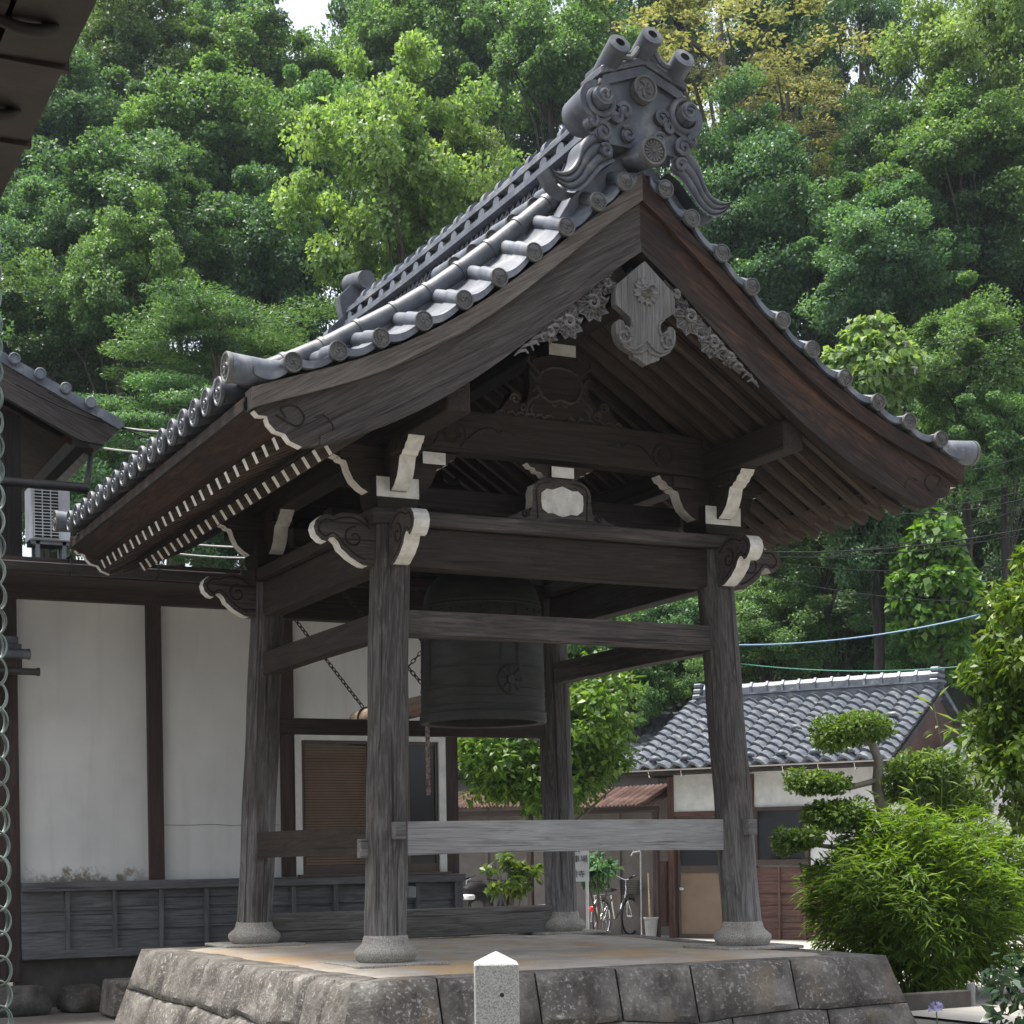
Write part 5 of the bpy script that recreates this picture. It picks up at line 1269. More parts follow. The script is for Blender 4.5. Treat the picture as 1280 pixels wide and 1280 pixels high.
# ------------------------------------------------------------------ bicycle, moped, sign and small things by the shed
def bicycle(name, label, lx, ly, rz_, colour):
    t = house_thing(name, label, 'bicycle', lx, ly); t.rotation_euler.z = rz_
    for x in (-.53, .53):
        b = MB(); b.tube([(x+.32*math.cos(a), 0, .335+.32*math.sin(a)) for a in np.linspace(0, 2*PI, 37)], .018, 8, caps=False); wh = lbuild(b, 'wheel', 'rubber', t, 60)
        b = MB(); b.tube([(x+.298*math.cos(a), 0, .335+.298*math.sin(a)) for a in np.linspace(0, 2*PI, 37)], .011, 6, caps=False)
        for k in range(14):
            a = 2*PI*k/14; b.tube([(x, 0, .335), (x+.295*math.cos(a), 0, .335+.295*math.sin(a))], .0022, 4)
        b.tube([(x, -.045, .335), (x, .045, .335)], .025, 8); lbuild(b, 'rim', 'chrome', wh, 60)
        b = MB(); b.tube([(x+.36*math.cos(a), 0, .335+.36*math.sin(a)) for a in np.linspace(R(20 if x < 0 else 60), R(185 if x < 0 else 170), 16)], .02, 6, flat=1.6); lbuild(b, 'mudguard', colour, t, 60)
    b = MB()
    for p in ([(.40, 0, .80), (.30, 0, .55), (0, 0, .32)], [(.40, 0, .72), (.12, 0, .40), (-.06, 0, .30)], [(-.18, 0, .74), (-.05, 0, .30)], [(-.05, 0, .30), (-.53, .05, .335)], [(-.05, 0, .30), (-.53, -.05, .335)], [(-.16, 0, .66), (-.53, .05, .335)], [(-.16, 0, .66), (-.53, -.05, .335)], [(.39, 0, .90), (.44, 0, .66), (.53, .05, .335)], [(.44, 0, .66), (.53, -.05, .335)]): b.tube(p, .016, 8)
    lbuild(b, 'frame', colour, t, 60)
    b = MB(); b.tube(smooth_path([(.10, -.27, 1.03), (.25, -.28, 1.06), (.38, -.20, 1.07), (.40, 0, .98), (.38, .20, 1.07), (.25, .28, 1.06), (.10, .27, 1.03)], 5), .013, 8); b.tube([(.39, 0, .88), (.40, 0, .98)], .014, 8); hbr = lbuild(b, 'handlebar', 'chrome', t, 60)
    for s in (-1, 1):
        b = MB(); b.tube([(.10, s*.27, 1.03), (.0, s*.268, 1.01)], .019, 8); lbuild(b, 'grip', 'black_plastic', hbr, 60)
    b = MB(); b.tube([(-.34, 0, .80), (-.30, 0, .815), (-.18, 0, .81), (-.05, 0, .80), (.02, 0, .79)], [.05, .095, .085, .04, .02], 12, flat=.38 if False else 1.0); lbuild(b, 'saddle', 'black_plastic', t, 60, m=Matrix.Translation((0, 0, .48)) @ Matrix.Diagonal((1, 1, .42, 1)))
    b = MB(); b.box((-.53, 0, .74), (.40, .15, .02)); b.tube([(-.68, .06, .74), (-.55, .05, .335)], .008, 6); b.tube([(-.68, -.06, .74), (-.55, -.05, .335)], .008, 6); lbuild(b, 'rear_rack', 'chrome', t)
    b = MB(); b.lathe([(0, 0), (.045, 0), (.035, .02), (0, .025)], 14, caps=False); lbuild(b, 'reflector', 'red_lens', t, 60, m=Matrix.Translation((-.90, 0, .52)) @ Matrix.Rotation(-PI/2, 4, 'Y'))
    b = MB(); 
    for k in range(9):
        z = .72+k*.03; w2 = .15+.004*k; b.tube([(.50, -w2, z), (.80, -w2, z), (.80, w2, z), (.50, w2, z), (.50, -w2, z)], .004, 4)
    for q in range(10):
        b.tube([(.50+.033*q, -.15, .72), (.50+.033*q, -.185, .97)], .003, 4); b.tube([(.50+.033*q, .15, .72), (.50+.033*q, .185, .97)], .003, 4); b.tube([(.80, -.15+.033*q, .72), (.80, -.15+.033*q, .97)], .003, 4); b.tube([(.5, -.15+.033*q, .72), (.8, -.15+.033*q, .72)], .003, 4)
    lbuild(b, 'basket', 'iron', t)
    b = MB(); b.tube([(-.53, -.09, .335), (-.66, -.13, .01), (-.66, .13, .01), (-.53, .09, .335)], .009, 6); lbuild(b, 'stand', 'chrome', t)
    return t
bicycle('bicycle', 'silver city bicycle with front basket parked rear first under the shed', -1.20, .0, R(33), 'chrome')
bicycle('bicycle', 'dark bicycle mostly hidden behind the corner of the white hall', -4.62, .05, R(30), 'black_plastic')
t = house_thing('moped', 'black moped with a mirror standing against the rendered wall', 'moped', -3.95, .10); t.rotation_euler.z = R(25)
b = MB(); b.tube(smooth_path([(-.62, 0, .62), (-.3, 0, .72), (0, 0, .66), (.10, 0, .40), (.35, 0, .38), (.52, 0, .62), (.56, 0, .86)], 5), [.10]*10+[.12]*6+[.09]*15 if False else .10, 10); lbuild(b, 'body', 'black_plastic', t, 60)
b = MB(); b.tube([(-.62, 0, .80), (-.4, 0, .84), (-.1, 0, .82), (.02, 0, .78)], [.07, .13, .12, .06], 12); lbuild(b, 'seat', 'black_plastic', t, 60)
b = MB(); b.box((-.55, 0, .70), (.22, .26, .10)); lbuild(b, 'tail_panel', 'white_enamel', t, bevel=.03)
for x in (-.55, .62):
    b = MB(); b.tube([(x+.2*math.cos(a), 0, .24+.2*math.sin(a)) for a in np.linspace(0, 2*PI, 25)], .05, 8, caps=False); b.tube([(x, -.04, .24), (x, .04, .24)], .1, 12); lbuild(b, 'wheel', 'rubber', t, 60)
b = MB(); b.tube([(.42, -.32, 1.0), (.50, -.12, .96), (.52, .12, .96), (.42, .32, 1.0)], .018, 8); b.tube([(.56, 0, .86), (.66, 0, .3)], .03, 8); lbuild(b, 'handlebar', 'black_plastic', t, 60)
for s in (-1, 1):
    b = MB(); b.tube([(.46, s*.22, .98), (.47, s*.26, 1.16)], .006, 5); b.tube([(.45, s*.28, 1.21), (.475, s*.28, 1.21)], [.06, .052], 12); lbuild(b, 'mirror', 'chrome', t, 60)
b = MB(); b.tube([(.60, 0, .90), (.68, 0, .90)], [.09, .075], 14); lbuild(b, 'headlight', 'chrome', t, 60)
# parking notice
sg = thing('notice_sign', 'white notice board with black writing on a pole behind the far pillar', 'sign', (2.87, 3.31, 0), -0.46)
def sbuild(b, name, mat, parent, smooth=None, m=None): o = b.build(name, mat, None, smooth=smooth); o.parent = parent; o.matrix_basis = m or Matrix.Identity(4); return o
b = MB(); b.box((-.215, 0, 1.42), (.42, .012, .50)); bd = sbuild(b, 'board', 'sign_white', sg)
b = MB(); b.tube([(-.03, .02, 0), (-.03, .02, 1.25)], .017, 8); b.tube([(-.40, .02, 0), (-.40, .02, 1.25)], .017, 8); sbuild(b, 'pole', 'white_enamel', sg, 60)
def text_mesh(name, body, size, parent, m, mat='ink'):
    cu = bpy.data.curves.new(name, 'FONT'); cu.body = body; cu.size = size; cu.align_x = 'RIGHT'; cu.extrude = .0015
    o = bpy.data.objects.new(name, cu); col.objects.link(o); bpy.context.view_layer.update()
    dg = bpy.context.evaluated_depsgraph_get(); me = bpy.data.meshes.new_from_object(o.evaluated_get(dg)); bpy.data.objects.remove(o); bpy.data.curves.remove(cu)
    me.materials.clear(); me.materials.append(M[mat]); o = bpy.data.objects.new(name, me); col.objects.link(o); o.parent = parent; o.matrix_basis = m; return o
for body, z in (('方は、', 1.50), ('駐車場', 1.395), ('明寺', 1.225)):
    text_mesh('lettering', body, .085, bd, Matrix.Translation((-.02 if '場' in body else -.05, -.009, z)) @ Matrix.Rotation(PI/2, 4, 'X'))
hp = thing('hoop_barrier', 'white bent pipe barrier in front of the notice pole', 'barrier', (2.55, 3.2, 0), -0.46)
b = MB(); b.tube(smooth_path([(-.5, 0, -.1), (-.5, 0, .75), (-.42, 0, .88), (-.1, 0, .90), (.02, 0, .86), (.08, 0, .72), (.08, 0, -.1)], 5), .03, 12); sbuild(b, 'pipe', 'white_enamel', hp, 60)
b = MB(); b.box((-.2, 0, .02), (.75, .16, .06)); sbuild(b, 'foot_plate', 'grey_plastic', hp)
t = house_thing('standpipe', 'thin upright water pipe with taps beside the shed post', 'water pipe', -.62, -.15)
b = MB(); b.tube([(0, 0, 0), (0, 0, 1.52), (-.03, 0, 1.56)], .018, 8); lbuild(b, 'pipe', 'chrome', t, 60)
b = MB(); b.tube([(0, 0, 1.48), (-.12, -.05, 1.46), (-.15, -.06, 1.40)], .016, 8); b.tube([(-.10, -.05, 1.46), (-.13, -.05, 1.56)], .014, 8); lbuild(b, 'tap', 'chrome', t, 60)
t = house_thing('bucket', 'grey plastic bucket with wooden handles standing in it by the shed post', 'bucket', -.28, -.45)
b = MB(); b.lathe([(0, .01), (.085, .01), (.115, .34), (.13, .35), (.13, .37), (.105, .37), (.08, .05), (0, .04)], 20, caps=False); lbuild(b, 'pail', 'grey_plastic', t, 40)
t2 = house_thing('broom', 'pale wooden broom leaning out of the grey bucket', 'broom', -.30, -.42, .06)
b = MB(); b.tube([(.0, 0, 0), (-.06, .06, .75), (-.10, .12, 1.05)], [.03, .014, .013], 8); lbuild(b, 'handle', 'log', t2, 60)

# ------------------------------------------------------------------ overhead cables
def cable(label, pts, r, mat, sag=0.0):
    b = MB(); a, c = Vector(pts[0]), Vector(pts[-1]); mid = (a+c)/2
    b.tube([tuple(a.lerp(c, t)-mid-Vector((0, 0, sag*4*t*(1-t)))) for t in np.linspace(0, 1, 25)], r, 6)
    tag(b.build('overhead_cable', mat, None, loc=mid, smooth=60), label, 'cable', 'overhead cables')
# ------------------------------------------------------------------ leaves, crowns, trees
M['lf_mid'] = leaf_mat('mid green leaf', (0.048, 0.105, 0.046), (0.110, 0.215, 0.086), (0.205, 0.325, 0.135), 0.45)
M['lf_lime'] = leaf_mat('fresh lime leaf', (0.080, 0.145, 0.048), (0.175, 0.262, 0.095), (0.275, 0.355, 0.150), 0.5)
M['lf_dark'] = leaf_mat('dark evergreen leaf', (0.030, 0.074, 0.040), (0.066, 0.146, 0.068), (0.130, 0.232, 0.100), 0.4)
M['lf_blue'] = leaf_mat('cool green leaf', (0.040, 0.098, 0.060), (0.095, 0.200, 0.108), (0.175, 0.295, 0.150), 0.45)
M['lf_tan'] = leaf_mat('tan yellow flowering spray', (0.12, 0.155, 0.070), (0.27, 0.295, 0.165), (0.43, 0.41, 0.27), 0.4, 0.6)
M['lf_vine'] = leaf_mat('vine leaf', (0.038, 0.090, 0.018), (0.085, 0.185, 0.032), (0.155, 0.275, 0.055), 0.42, 0.4)
M['lf_bamboo'] = leaf_mat('bamboo leaf', (0.055, 0.125, 0.014), (0.125, 0.25, 0.028), (0.24, 0.38, 0.055), 0.45, 0.5)
M['lf_topiary'] = leaf_mat('topiary leaf', (0.042, 0.100, 0.018), (0.105, 0.215, 0.036), (0.21, 0.33, 0.070), 0.4, 0.45)
M['lf_glossy'] = leaf_mat('glossy camellia leaf', (0.012, 0.034, 0.018), (0.024, 0.062, 0.030), (0.045, 0.095, 0.042), 0.15, 0.22, 0.6)
M['lf_shrub'] = leaf_mat('broad shrub leaf', (0.032, 0.072, 0.012), (0.085, 0.16, 0.024), (0.185, 0.265, 0.042), 0.4, 0.4)

def unit(v): return v/np.maximum(1e-9, np.linalg.norm(v, axis=1, keepdims=True))
def leaves(name, c, tip, nrm, ln, wd, lf, mat, fold=0.15):
    """one mesh of small pointed leaves: centre, tip direction, normal, length, width, shade 0..1"""
    n = len(c); tip = unit(tip); nrm = unit(nrm-tip*np.sum(nrm*tip, axis=1, keepdims=True)); sd_ = np.cross(nrm, tip)
    ln = np.broadcast_to(np.asarray(ln, float).reshape(-1, 1), (n, 1)); wd = np.broadcast_to(np.asarray(wd, float).reshape(-1, 1), (n, 1))
    base = c-tip*ln*.5; end = c+tip*ln*.5-nrm*ln*.12; ml = c-sd_*wd*.5-tip*ln*.06+nrm*wd*fold; mr = c+sd_*wd*.5-tip*ln*.06+nrm*wd*fold
    co = np.stack([base, mr, end, ml], 1).reshape(-1, 3).astype(np.float32)
    me = bpy.data.meshes.new(name); me.vertices.add(4*n); me.vertices.foreach_set('co', co.ravel())
    me.loops.add(4*n); me.loops.foreach_set('vertex_index', np.arange(4*n, dtype=np.int32))
    me.polygons.add(n); me.polygons.foreach_set('loop_start', np.arange(0, 4*n, 4, dtype=np.int32))
    me.update(calc_edges=True)
    at = me.attributes.new('lf', 'FLOAT', 'FACE'); at.data.foreach_set('value', np.clip(lf, 0, 1).astype(np.float32))
    me.materials.append(M[mat])
    o = bpy.data.objects.new(name, me); col.objects.link(o); return o
def sphere_pts(n, rng): return unit(rng.normal(size=(n, 3)))
def crown_arrays(rng, rad, nclump, per, crad, shape='round', droop=0.35, gap=0.0):
    """leaf clumps spread through an uneven crown volume of radii rad"""
    rad = np.array(rad); C_ = []
    while len(C_) < nclump:
        p = sphere_pts(1, rng)[0]*(rng.random()**0.42)
        if shape == 'round' and p[2] < -0.7 and rng.random() < .5: continue
        if shape == 'tier': p[2] = (round(p[2]*2.5)+rng.normal()*0.10)/2.5
        if shape == 'cone' and math.hypot(p[0], p[1]) > 0.62-0.5*p[2]: continue
        C_.append(p)
    C_ = np.array(C_); C_ = C_*rad*(1+0.18*np.sin(C_[:, :1]*5+1.3)+0.14*np.sin(C_[:, 1:2]*6+C_[:, 2:3]*4))
    cc, tt, nn, ll = [], [], [], []
    for k in range(nclump):
        r = crad*(0.65+0.7*rng.random()); n = int(per*(0.6+0.8*rng.random()))
        d = sphere_pts(n, rng); d[:, 2] = d[:, 2]*0.75+0.18; q = (rng.random((n, 1))**0.45)
        s = np.array([1, 1, 0.80 if shape != 'tier' else 0.28])
        p = C_[k]+d*q*r*s
        out = unit(C_[k:k+1]/rad+np.array([[0, 0, .3]]))
        nrm = unit(d*0.5+np.array([0, 0, 0.9])+out*0.5+rng.normal(size=(n, 3))*0.45)
        tp = unit(d*.8+out*0.4+rng.normal(size=(n, 3))*0.75-np.array([0, 0, droop*.4]))
        cc.append(p); tt.append(tp); nn.append(nrm); ll.append(np.clip(0.5+rng.normal(size=n)*0.22+(rng.random()-.5)*0.35, 0, 1))
    return np.concatenate(cc), np.concatenate(tt), np.concatenate(nn), np.concatenate(ll), C_
def limbs(b, base, top, r0, targets, rng, wig=0.25):
    base, top = Vector(base), Vector(top); n = 7; pts = []
    for i in range(n+1):
        t = i/n; p = base.lerp(top, t); k = wig*math.sin(PI*t); pts.append((p.x+rng.normal()*k*.35, p.y+rng.normal()*k*.35, p.z))
    b.tube(pts, [r0*(1-.72*i/n) for i in range(n+1)], 8)
    for tg in targets:
        i = int(np.clip(3+rng.random()*4, 3, n)); s = Vector(pts[i]); tg = Vector(tg); mid = s.lerp(tg, .5)+Vector((rng.normal()*.15, rng.normal()*.15, .1*(tg-s).length))
        b.tube([s, mid, tg], [r0*.30*(1-.3*i/n), r0*.18, r0*.05], 5)

TREE_KINDS = {}
def tree_kind(key, mat, rad, nclump, per, crad, leaf, seeds, shape='round', trunk=9.0, bark='bark', droop=.35, aspect=.55):
    TREE_KINDS[key] = []
    for sdv in seeds:
        rng = np.random.default_rng(sdv)
        c, t, n_, l, CC = crown_arrays(rng, rad, nclump, per, crad, shape, droop)
        ln = leaf*(0.7+0.6*rng.random(len(c)))
        cr = leaves('crown', c, t, n_, ln, ln*aspect, l, mat)
        b = MB(); pick = CC[rng.permutation(len(CC))[:14]]
        limbs(b, (0, 0, -trunk), (0, 0, rad[2]*.55), .20, pick, rng)
        tr = b.build('trunk', bark, None, smooth=60)
        TREE_KINDS[key].append((cr.data, tr.data)); bpy.data.objects.remove(cr); bpy.data.objects.remove(tr)
tree_kind('mid', 'lf_mid', (2.6, 2.6, 2.3), 120, 360, .56, .115, (1, 2, 3), aspect=.75, bark='bark_dark')
tree_kind('lime', 'lf_lime', (2.5, 2.5, 2.6), 115, 360, .55, .115, (4, 5), aspect=.75, bark='bark_dark')
tree_kind('dark', 'lf_dark', (2.7, 2.7, 2.4), 120, 350, .58, .115, (6, 7, 8), bark='bark_dark', aspect=.7)
tree_kind('blue', 'lf_blue', (2.7, 2.7, 2.2), 115, 360, .57, .115, (9, 10), aspect=.72, bark='bark_dark')
tree_kind('tan', 'lf_tan', (2.8, 2.8, 2.1), 90, 75, .40, .12, (12, 13), shape='tier', droop=.2, bark='bark')
tree_kind('feather', 'lf_blue', (2.6, 2.6, 1.9), 60, 480, .85, .13, (14,), shape='tier', droop=.3, aspect=.34)
tree_kind('thin', 'lf_dark', (2.6, 2.6, 3.2), 52, 230, .50, .12, (16, 17), bark='bark_dark')
GRP = 'trees on the wooded hillside'
_cnt = {}
def hill_tree(key, x, y, z, r, rv, label, cat='tree'):
    """crown centre at x, y, z; horizontal radius r, vertical radius rv"""
    kinds = TREE_KINDS[key]; i = _cnt.get(key, 0); _cnt[key] = i+1
    cr, tr = kinds[i % len(kinds)]
    nm = {'mid': 'broadleaf_tree', 'lime': 'broadleaf_tree', 'dark': 'evergreen_tree', 'blue': 'broadleaf_tree', 'tan': 'flowering_tree', 'feather': 'feathery_tree', 'thin': 'evergreen_tree'}[key]
    rz_ = (i*2.4+len(key)) % 6.28
    t = thing(nm, label, cat, (x, y, z), rz_, GRP); t.scale = (1.12*r/2.6, 1.12*r/2.6, 1.30*rv/2.3)
    for d, n_ in ((cr, 'crown'), (tr, 'trunk')):
        o = bpy.data.objects.new(n_, d); col.objects.link(o); o.parent = t
    return t


# ------------------------------------------------------------------ nearer planting
def merged_clumps(rng, spec, per, leaf, droop, spread=1.0, flat=.7):
    cc, tt, nn, ll = [], [], [], []
    for (c, r) in spec:
        c = np.array(c); r = np.array(r) if hasattr(r, '__len__') else np.array([r, r, r*flat]); n = int(per*np.prod(r)**(2/3)*10)
        d = sphere_pts(n, rng); q = rng.random((n, 1))**.38
        cc.append(c+d*q*r); nn.append(unit(d*.6+np.array([0, 0, .8])+rng.normal(size=(n, 3))*.5)); tt.append(unit(d*1.0+rng.normal(size=(n, 3))*.6-np.array([0, 0, droop]))); ll.append(np.clip(.5+.25*d[:, 2]*0+rng.normal(size=n)*.25, 0, 1))
    return np.concatenate(cc), np.concatenate(tt), np.concatenate(nn), np.concatenate(ll)
def plant(name, label, cat, loc, arrs, leaf, aspect, mat, rng, stems=None, stemmat='bark', parts=('foliage', 'stem')):
    c, t, n_, l = arrs; loc = np.array(loc)
    th = thing(name, label, cat, tuple(loc)); ln = leaf*(.65+.7*rng.random(len(c)))
    o = leaves(parts[0], c-loc, t, n_, ln, ln*aspect, l, mat); o.parent = th
    if stems:
        b = MB()
        for pts, r in stems: b.tube([tuple(Vector(p)-Vector(loc)) for p in pts], r, 8)
        o = b.build(parts[1], stemmat, None, smooth=60); o.parent = th
    return th
# bamboo bush
rng = np.random.default_rng(21)
bx, by = 4.92, .10
cc, tt, nn, ll = [], [], [], []; stems = []
for k in range(2600):
    d = sphere_pts(1, rng)[0]; d[2] = d[2]*.9+.05
    q = .35+.65*rng.random()**.5
    h = .92; p = np.array([bx, by, h])+d*q*np.array([1.14, 1.10, 1.06])*(1+.10*math.sin(d[0]*7+d[2]*5))
    if p[2] < .02: continue
    out = unit((p-np.array([bx, by, .5]))[None])[0]
    m_ = 11
    ax = unit((out*.9+np.array([0, 0, -.25])+rng.normal(size=3)*.35)[None])[0]
    sidev = np.cross(ax, [0, 0, 1]); sidev /= max(.1, np.linalg.norm(sidev))
    for j in range(m_):
        a = (j/(m_-1)-.5)*2.4+rng.normal()*.15
        dirv = ax*math.cos(a)+sidev*math.sin(a)+np.array([0, 0, -.25])+rng.normal(size=3)*.12
        cc.append(p+dirv*.05+rng.normal(size=3)*.045); tt.append(dirv); nn.append(np.array([0, 0, 1.0])+rng.normal(size=3)*.3+out*.4); ll.append(.45+rng.normal()*.25+.12*(q-.75))
for k in range(22):
    a = rng.random()*6.28; r = rng.random()*.35; x, y = bx+r*math.cos(a), by+r*math.sin(a); e = .5+.5*rng.random()
    stems.append(([(x, y, 0), (x+.15*e*math.cos(a), y+.15*e*math.sin(a), 1.0), (x+.6*e*math.cos(a), y+.6*e*math.sin(a), 1.75+.2*rng.random())], [.010, .008, .003]))
plant('bamboo_bush', 'rounded bright green dwarf bamboo bush at the right of the platform', 'bamboo bush', (bx, by, 0), (np.array(cc), np.array(tt), np.array(nn), np.array(ll)), .135, .15, 'lf_bamboo', rng, stems, 'stem', ('foliage', 'cane'))
# loose bamboo shoots rising behind the topiary
rng = np.random.default_rng(22); cc, tt, nn, ll = [], [], [], []; stems = []
for k in range(9):
    x0, y0 = 5.35+rng.normal()*.28, .35+rng.normal()*.25; hgt = 2.0+rng.random()*1.0; lean = rng.normal(size=2)*.16; pts = []
    for t in np.linspace(0, 1, 8): pts.append((x0+lean[0]*t*t*2, y0+lean[1]*t*t*2, hgt*t))
    stems.append((pts, [.008*(1-.7*t) for t in np.linspace(0, 1, 8)]))
    for j in range(34):
        t = .35+.65*rng.random(); p = np.array([x0+lean[0]*t*t*2, y0+lean[1]*t*t*2, hgt*t]); a = rng.random()*6.28; dv = np.array([math.cos(a), math.sin(a), .25+rng.normal()*.35])
        cc.append(p+dv*.10*(1+rng.random())); tt.append(dv); nn.append(np.array([0, 0, 1.0])+rng.normal(size=3)*.4); ll.append(.75+rng.normal()*.2)
plant('bamboo_shoots', 'loose tall yellow green bamboo shoots rising over the bamboo bush', 'bamboo', (5.25, .35, 0), (np.array(cc), np.array(tt), np.array(nn), np.array(ll)), .19, .14, 'lf_lime', rng, stems, 'stem', ('foliage', 'cane'))
# cloud pruned topiary
rng = np.random.default_rng(23)
tx, ty = 4.78, .75
def at(px, py, d):   # a point along the view ray of a pixel of the photo, used once to take positions over
    a, b_ = px-640, py-1060.9; u = math.cos(-.0154)*a+math.sin(-.0154)*b_; v = -math.sin(-.0154)*a+math.cos(-.0154)*b_
    return np.array([-6.3527, -13.3973, 1.5524])+d*(np.array([.4428, .8966, 0])+np.array([.8966, -.4428, 0])*u/2112.6+np.array([0, 0, -v/2112.6]))
pads = [((1065, 913), .47, .25, 17.5), ((1022, 978), .38, .18, 17.3), ((1045, 1018), .39, .24, 17.2), ((1155, 972), .52, .36, 17.6), ((998, 1050), .30, .17, 17.0), ((1205, 1000), .34, .26, 17.9)]
spec = []
for (p, rx, rv, d) in pads:
    rx, rv = rx*.84, rv*.80
    c = at(p[0], p[1], d); m_ = 9
    for k in range(m_):
        a = 2*PI*k/m_; q = .62 if k else 0
        spec.append((c+np.array([rx*q*math.cos(a), rx*q*math.sin(a), rng.normal()*.03]), (rx*.55, rx*.55, rv*.85)))
arr = merged_clumps(rng, spec, 1200, .05, .1)
tip_c = at(1095, 1060, 17.5); base = (tip_c[0], tip_c[1], 0)
def S(*pp): return [tuple(at(x, y, d)) for x, y, d in pp]
stems = [([base]+S((1097, 1060, 17.5), (1104, 1020, 17.5), (1096, 985, 17.5), (1098, 950, 17.5), (1090, 930, 17.5), (1072, 920, 17.5)), [.075, .068, .060, .055, .05, .045, .03]),
         (S((1102, 1010, 17.5), (1118, 992, 17.55), (1150, 978, 17.6)), [.045, .036, .02]), (S((1100, 1025, 17.5), (1080, 1030, 17.3), (1050, 1024, 17.2)), [.04, .03, .018]),
         (S((1098, 975, 17.5), (1060, 985, 17.35), (1025, 980, 17.3)), [.035, .028, .015]), (S((1100, 1045, 17.5), (1050, 1060, 17.2), (1000, 1054, 17.0)), [.04, .028, .014])]
plant('topiary_tree', 'cloud pruned topiary tree with flat leafy pads on a bare twisting trunk', 'topiary', base, arr, .052, .55, 'lf_topiary', rng, stems, 'bark_pale', ('leaf_pads', 'trunk'))
# large shrub cut by the right edge
rng = np.random.default_rng(24); spec = []
for k in range(90):
    p = sphere_pts(1, rng)[0]*rng.random()**.35; spec.append(((1.80+.72*p[0], -5.26+.70*p[1], 2.58+1.02*p[2]), .17+.12*rng.random()))
arr = merged_clumps(rng, spec, 640, .1, .35)
stems = [([(2.02, -5.26, 0), (2.0, -5.24, 1.2), (2.05, -5.3, 2.2), (2.0, -5.25, 3.2)], [.07, .06, .045, .012])]+[([(2.02, -5.27, 1.5+.1*k), (2.02+.45*math.cos(k*1.7), -5.26+.45*math.sin(k*1.7), 2.1+.15*k)], [.03, .008]) for k in range(7)]
plant('leafy_shrub', 'tall leafy shrub with reddish tips cut by the right edge of the picture', 'shrub', (2.02, -5.26, 0), arr, .068, .45, 'lf_shrub', rng, stems, 'bark')
# camellia, lower right
rng = np.random.default_rng(25); spec = []
for k in range(34):
    p = sphere_pts(1, rng)[0]*rng.random()**.35; spec.append(((0.64+.50*p[0], -6.35+.46*p[1], .78+.46*p[2]), .14+.08*rng.random()))
arr = merged_clumps(rng, spec, 190, .08, .25)
plant('camellia_bush', 'dark glossy camellia bush in the lower right corner', 'bush', (.66, -6.35, 0), arr, .085, .5, 'lf_glossy', rng, [([(.66, -6.35, 0), (.66, -6.33, .5), (.60, -6.35, 1.0)], [.03, .025, .01])]+[([(.66, -6.34, .35+.06*k), (.66+.33*math.cos(k*2), -6.35+.33*math.sin(k*2), .6+.08*k)], [.014, .004]) for k in range(6)], 'bark_dark')
# garden tree spreading over the shed roof
rng = np.random.default_rng(26); spec = []
for k in range(120):
    p = sphere_pts(1, rng)[0]*rng.random()**.38; c = at(672+105*p[0], 935+78*p[2], 26.0+1.2*p[1]); spec.append((c, .24+.18*rng.random()))
for k in range(40):
    p = sphere_pts(1, rng)[0]*rng.random()**.4; c = at(745+48*p[0], 905+85*p[2], 25.6+1.0*p[1]); spec.append((c, .24+.16*rng.random()))
arr = merged_clumps(rng, spec, 120, .12, .4); c = at(690, 935, 26.2)
plant('garden_tree', 'bushy bright green tree spreading over the rusted shed roof', 'tree', (c[0], c[1], 0), arr, .125, .5, 'lf_shrub', rng, [([(c[0], c[1], 0), (c[0]+.1, c[1], 1.6), (c[0]-.05, c[1], 3.2)], [.10, .08, .03])]+[([(c[0]+.05, c[1], 1.7+.1*k), (c[0]+1.1*math.cos(k*1.3), c[1]+1.1*math.sin(k*1.3), 2.5+.12*k)], [.04, .01]) for k in range(8)], 'bark', ('crown', 'trunk'))
for (px, py, rx, ry, lab, nm) in ((640, 1100, 32, 36, 'leafy shrub growing against the rendered wall beside the moped', 'wall_shrub'), (748, 1086, 22, 20, 'small dark shrub behind the notice board', 'wall_shrub')):
    rng = np.random.default_rng(int(px)); spec = []
    for k in range(22):
        p = sphere_pts(1, rng)[0]*rng.random()**.4; spec.append((at(px+rx*p[0], py+ry*p[2], 24.5+.3*p[1]), .12+.07*rng.random()))
    arr = merged_clumps(rng, spec, 150, .1, .4); c = at(px, py, 24.5)
    plant(nm, lab, 'shrub', (c[0], c[1], 0), arr, .12, .5, 'lf_shrub' if px < 700 else 'lf_dark', rng, [([(c[0], c[1], 0), (c[0], c[1], c[2])], [.03, .012])]+[([(c[0], c[1], .3), (c[0]+.25*math.cos(k), c[1]+.25*math.sin(k), c[2]+.2)], [.015, .004]) for k in range(5)], 'bark')
# agapanthus flower
ag = thing('agapanthus', 'pale violet agapanthus flower head on one green stem beside the platform corner', 'flower', (2.62, -2.8, 0))
b = MB(); b.tube([(0, 0, 0), (.02, 0, .12), (.012, 0, .215)], [.007, .006, .005], 7); o = b.build('stem', 'stem', None); o.parent = ag
for k in range(9):
    b = MB(); rr_ = random.Random(k); a = k*2.4; el = -.1+1.2*rr_.random(); d = Vector((math.cos(a)*math.cos(el), math.sin(a)*math.cos(el), math.sin(el)))
    b.tube([Vector((.012, 0, .215)), Vector((.012, 0, .215))+d*.04], [.0025, .004], 5)
    f = d.cross(Vector((.1, .2, 1))).normalized(); g = d.cross(f); c0 = Vector((.012, 0, .215))+d*.04
    for q in range(6):
        e = f*math.cos(q*PI/3)+g*math.sin(q*PI/3); s_ = d.cross(e)
        b.add([c0, c0+d*.018+e*.016+s_*.007, c0+d*.026+e*.034, c0+d*.018+e*.016-s_*.007], [(0, 1, 2, 3)])
    o = b.build('floret', 'petal', None); o.parent = ag
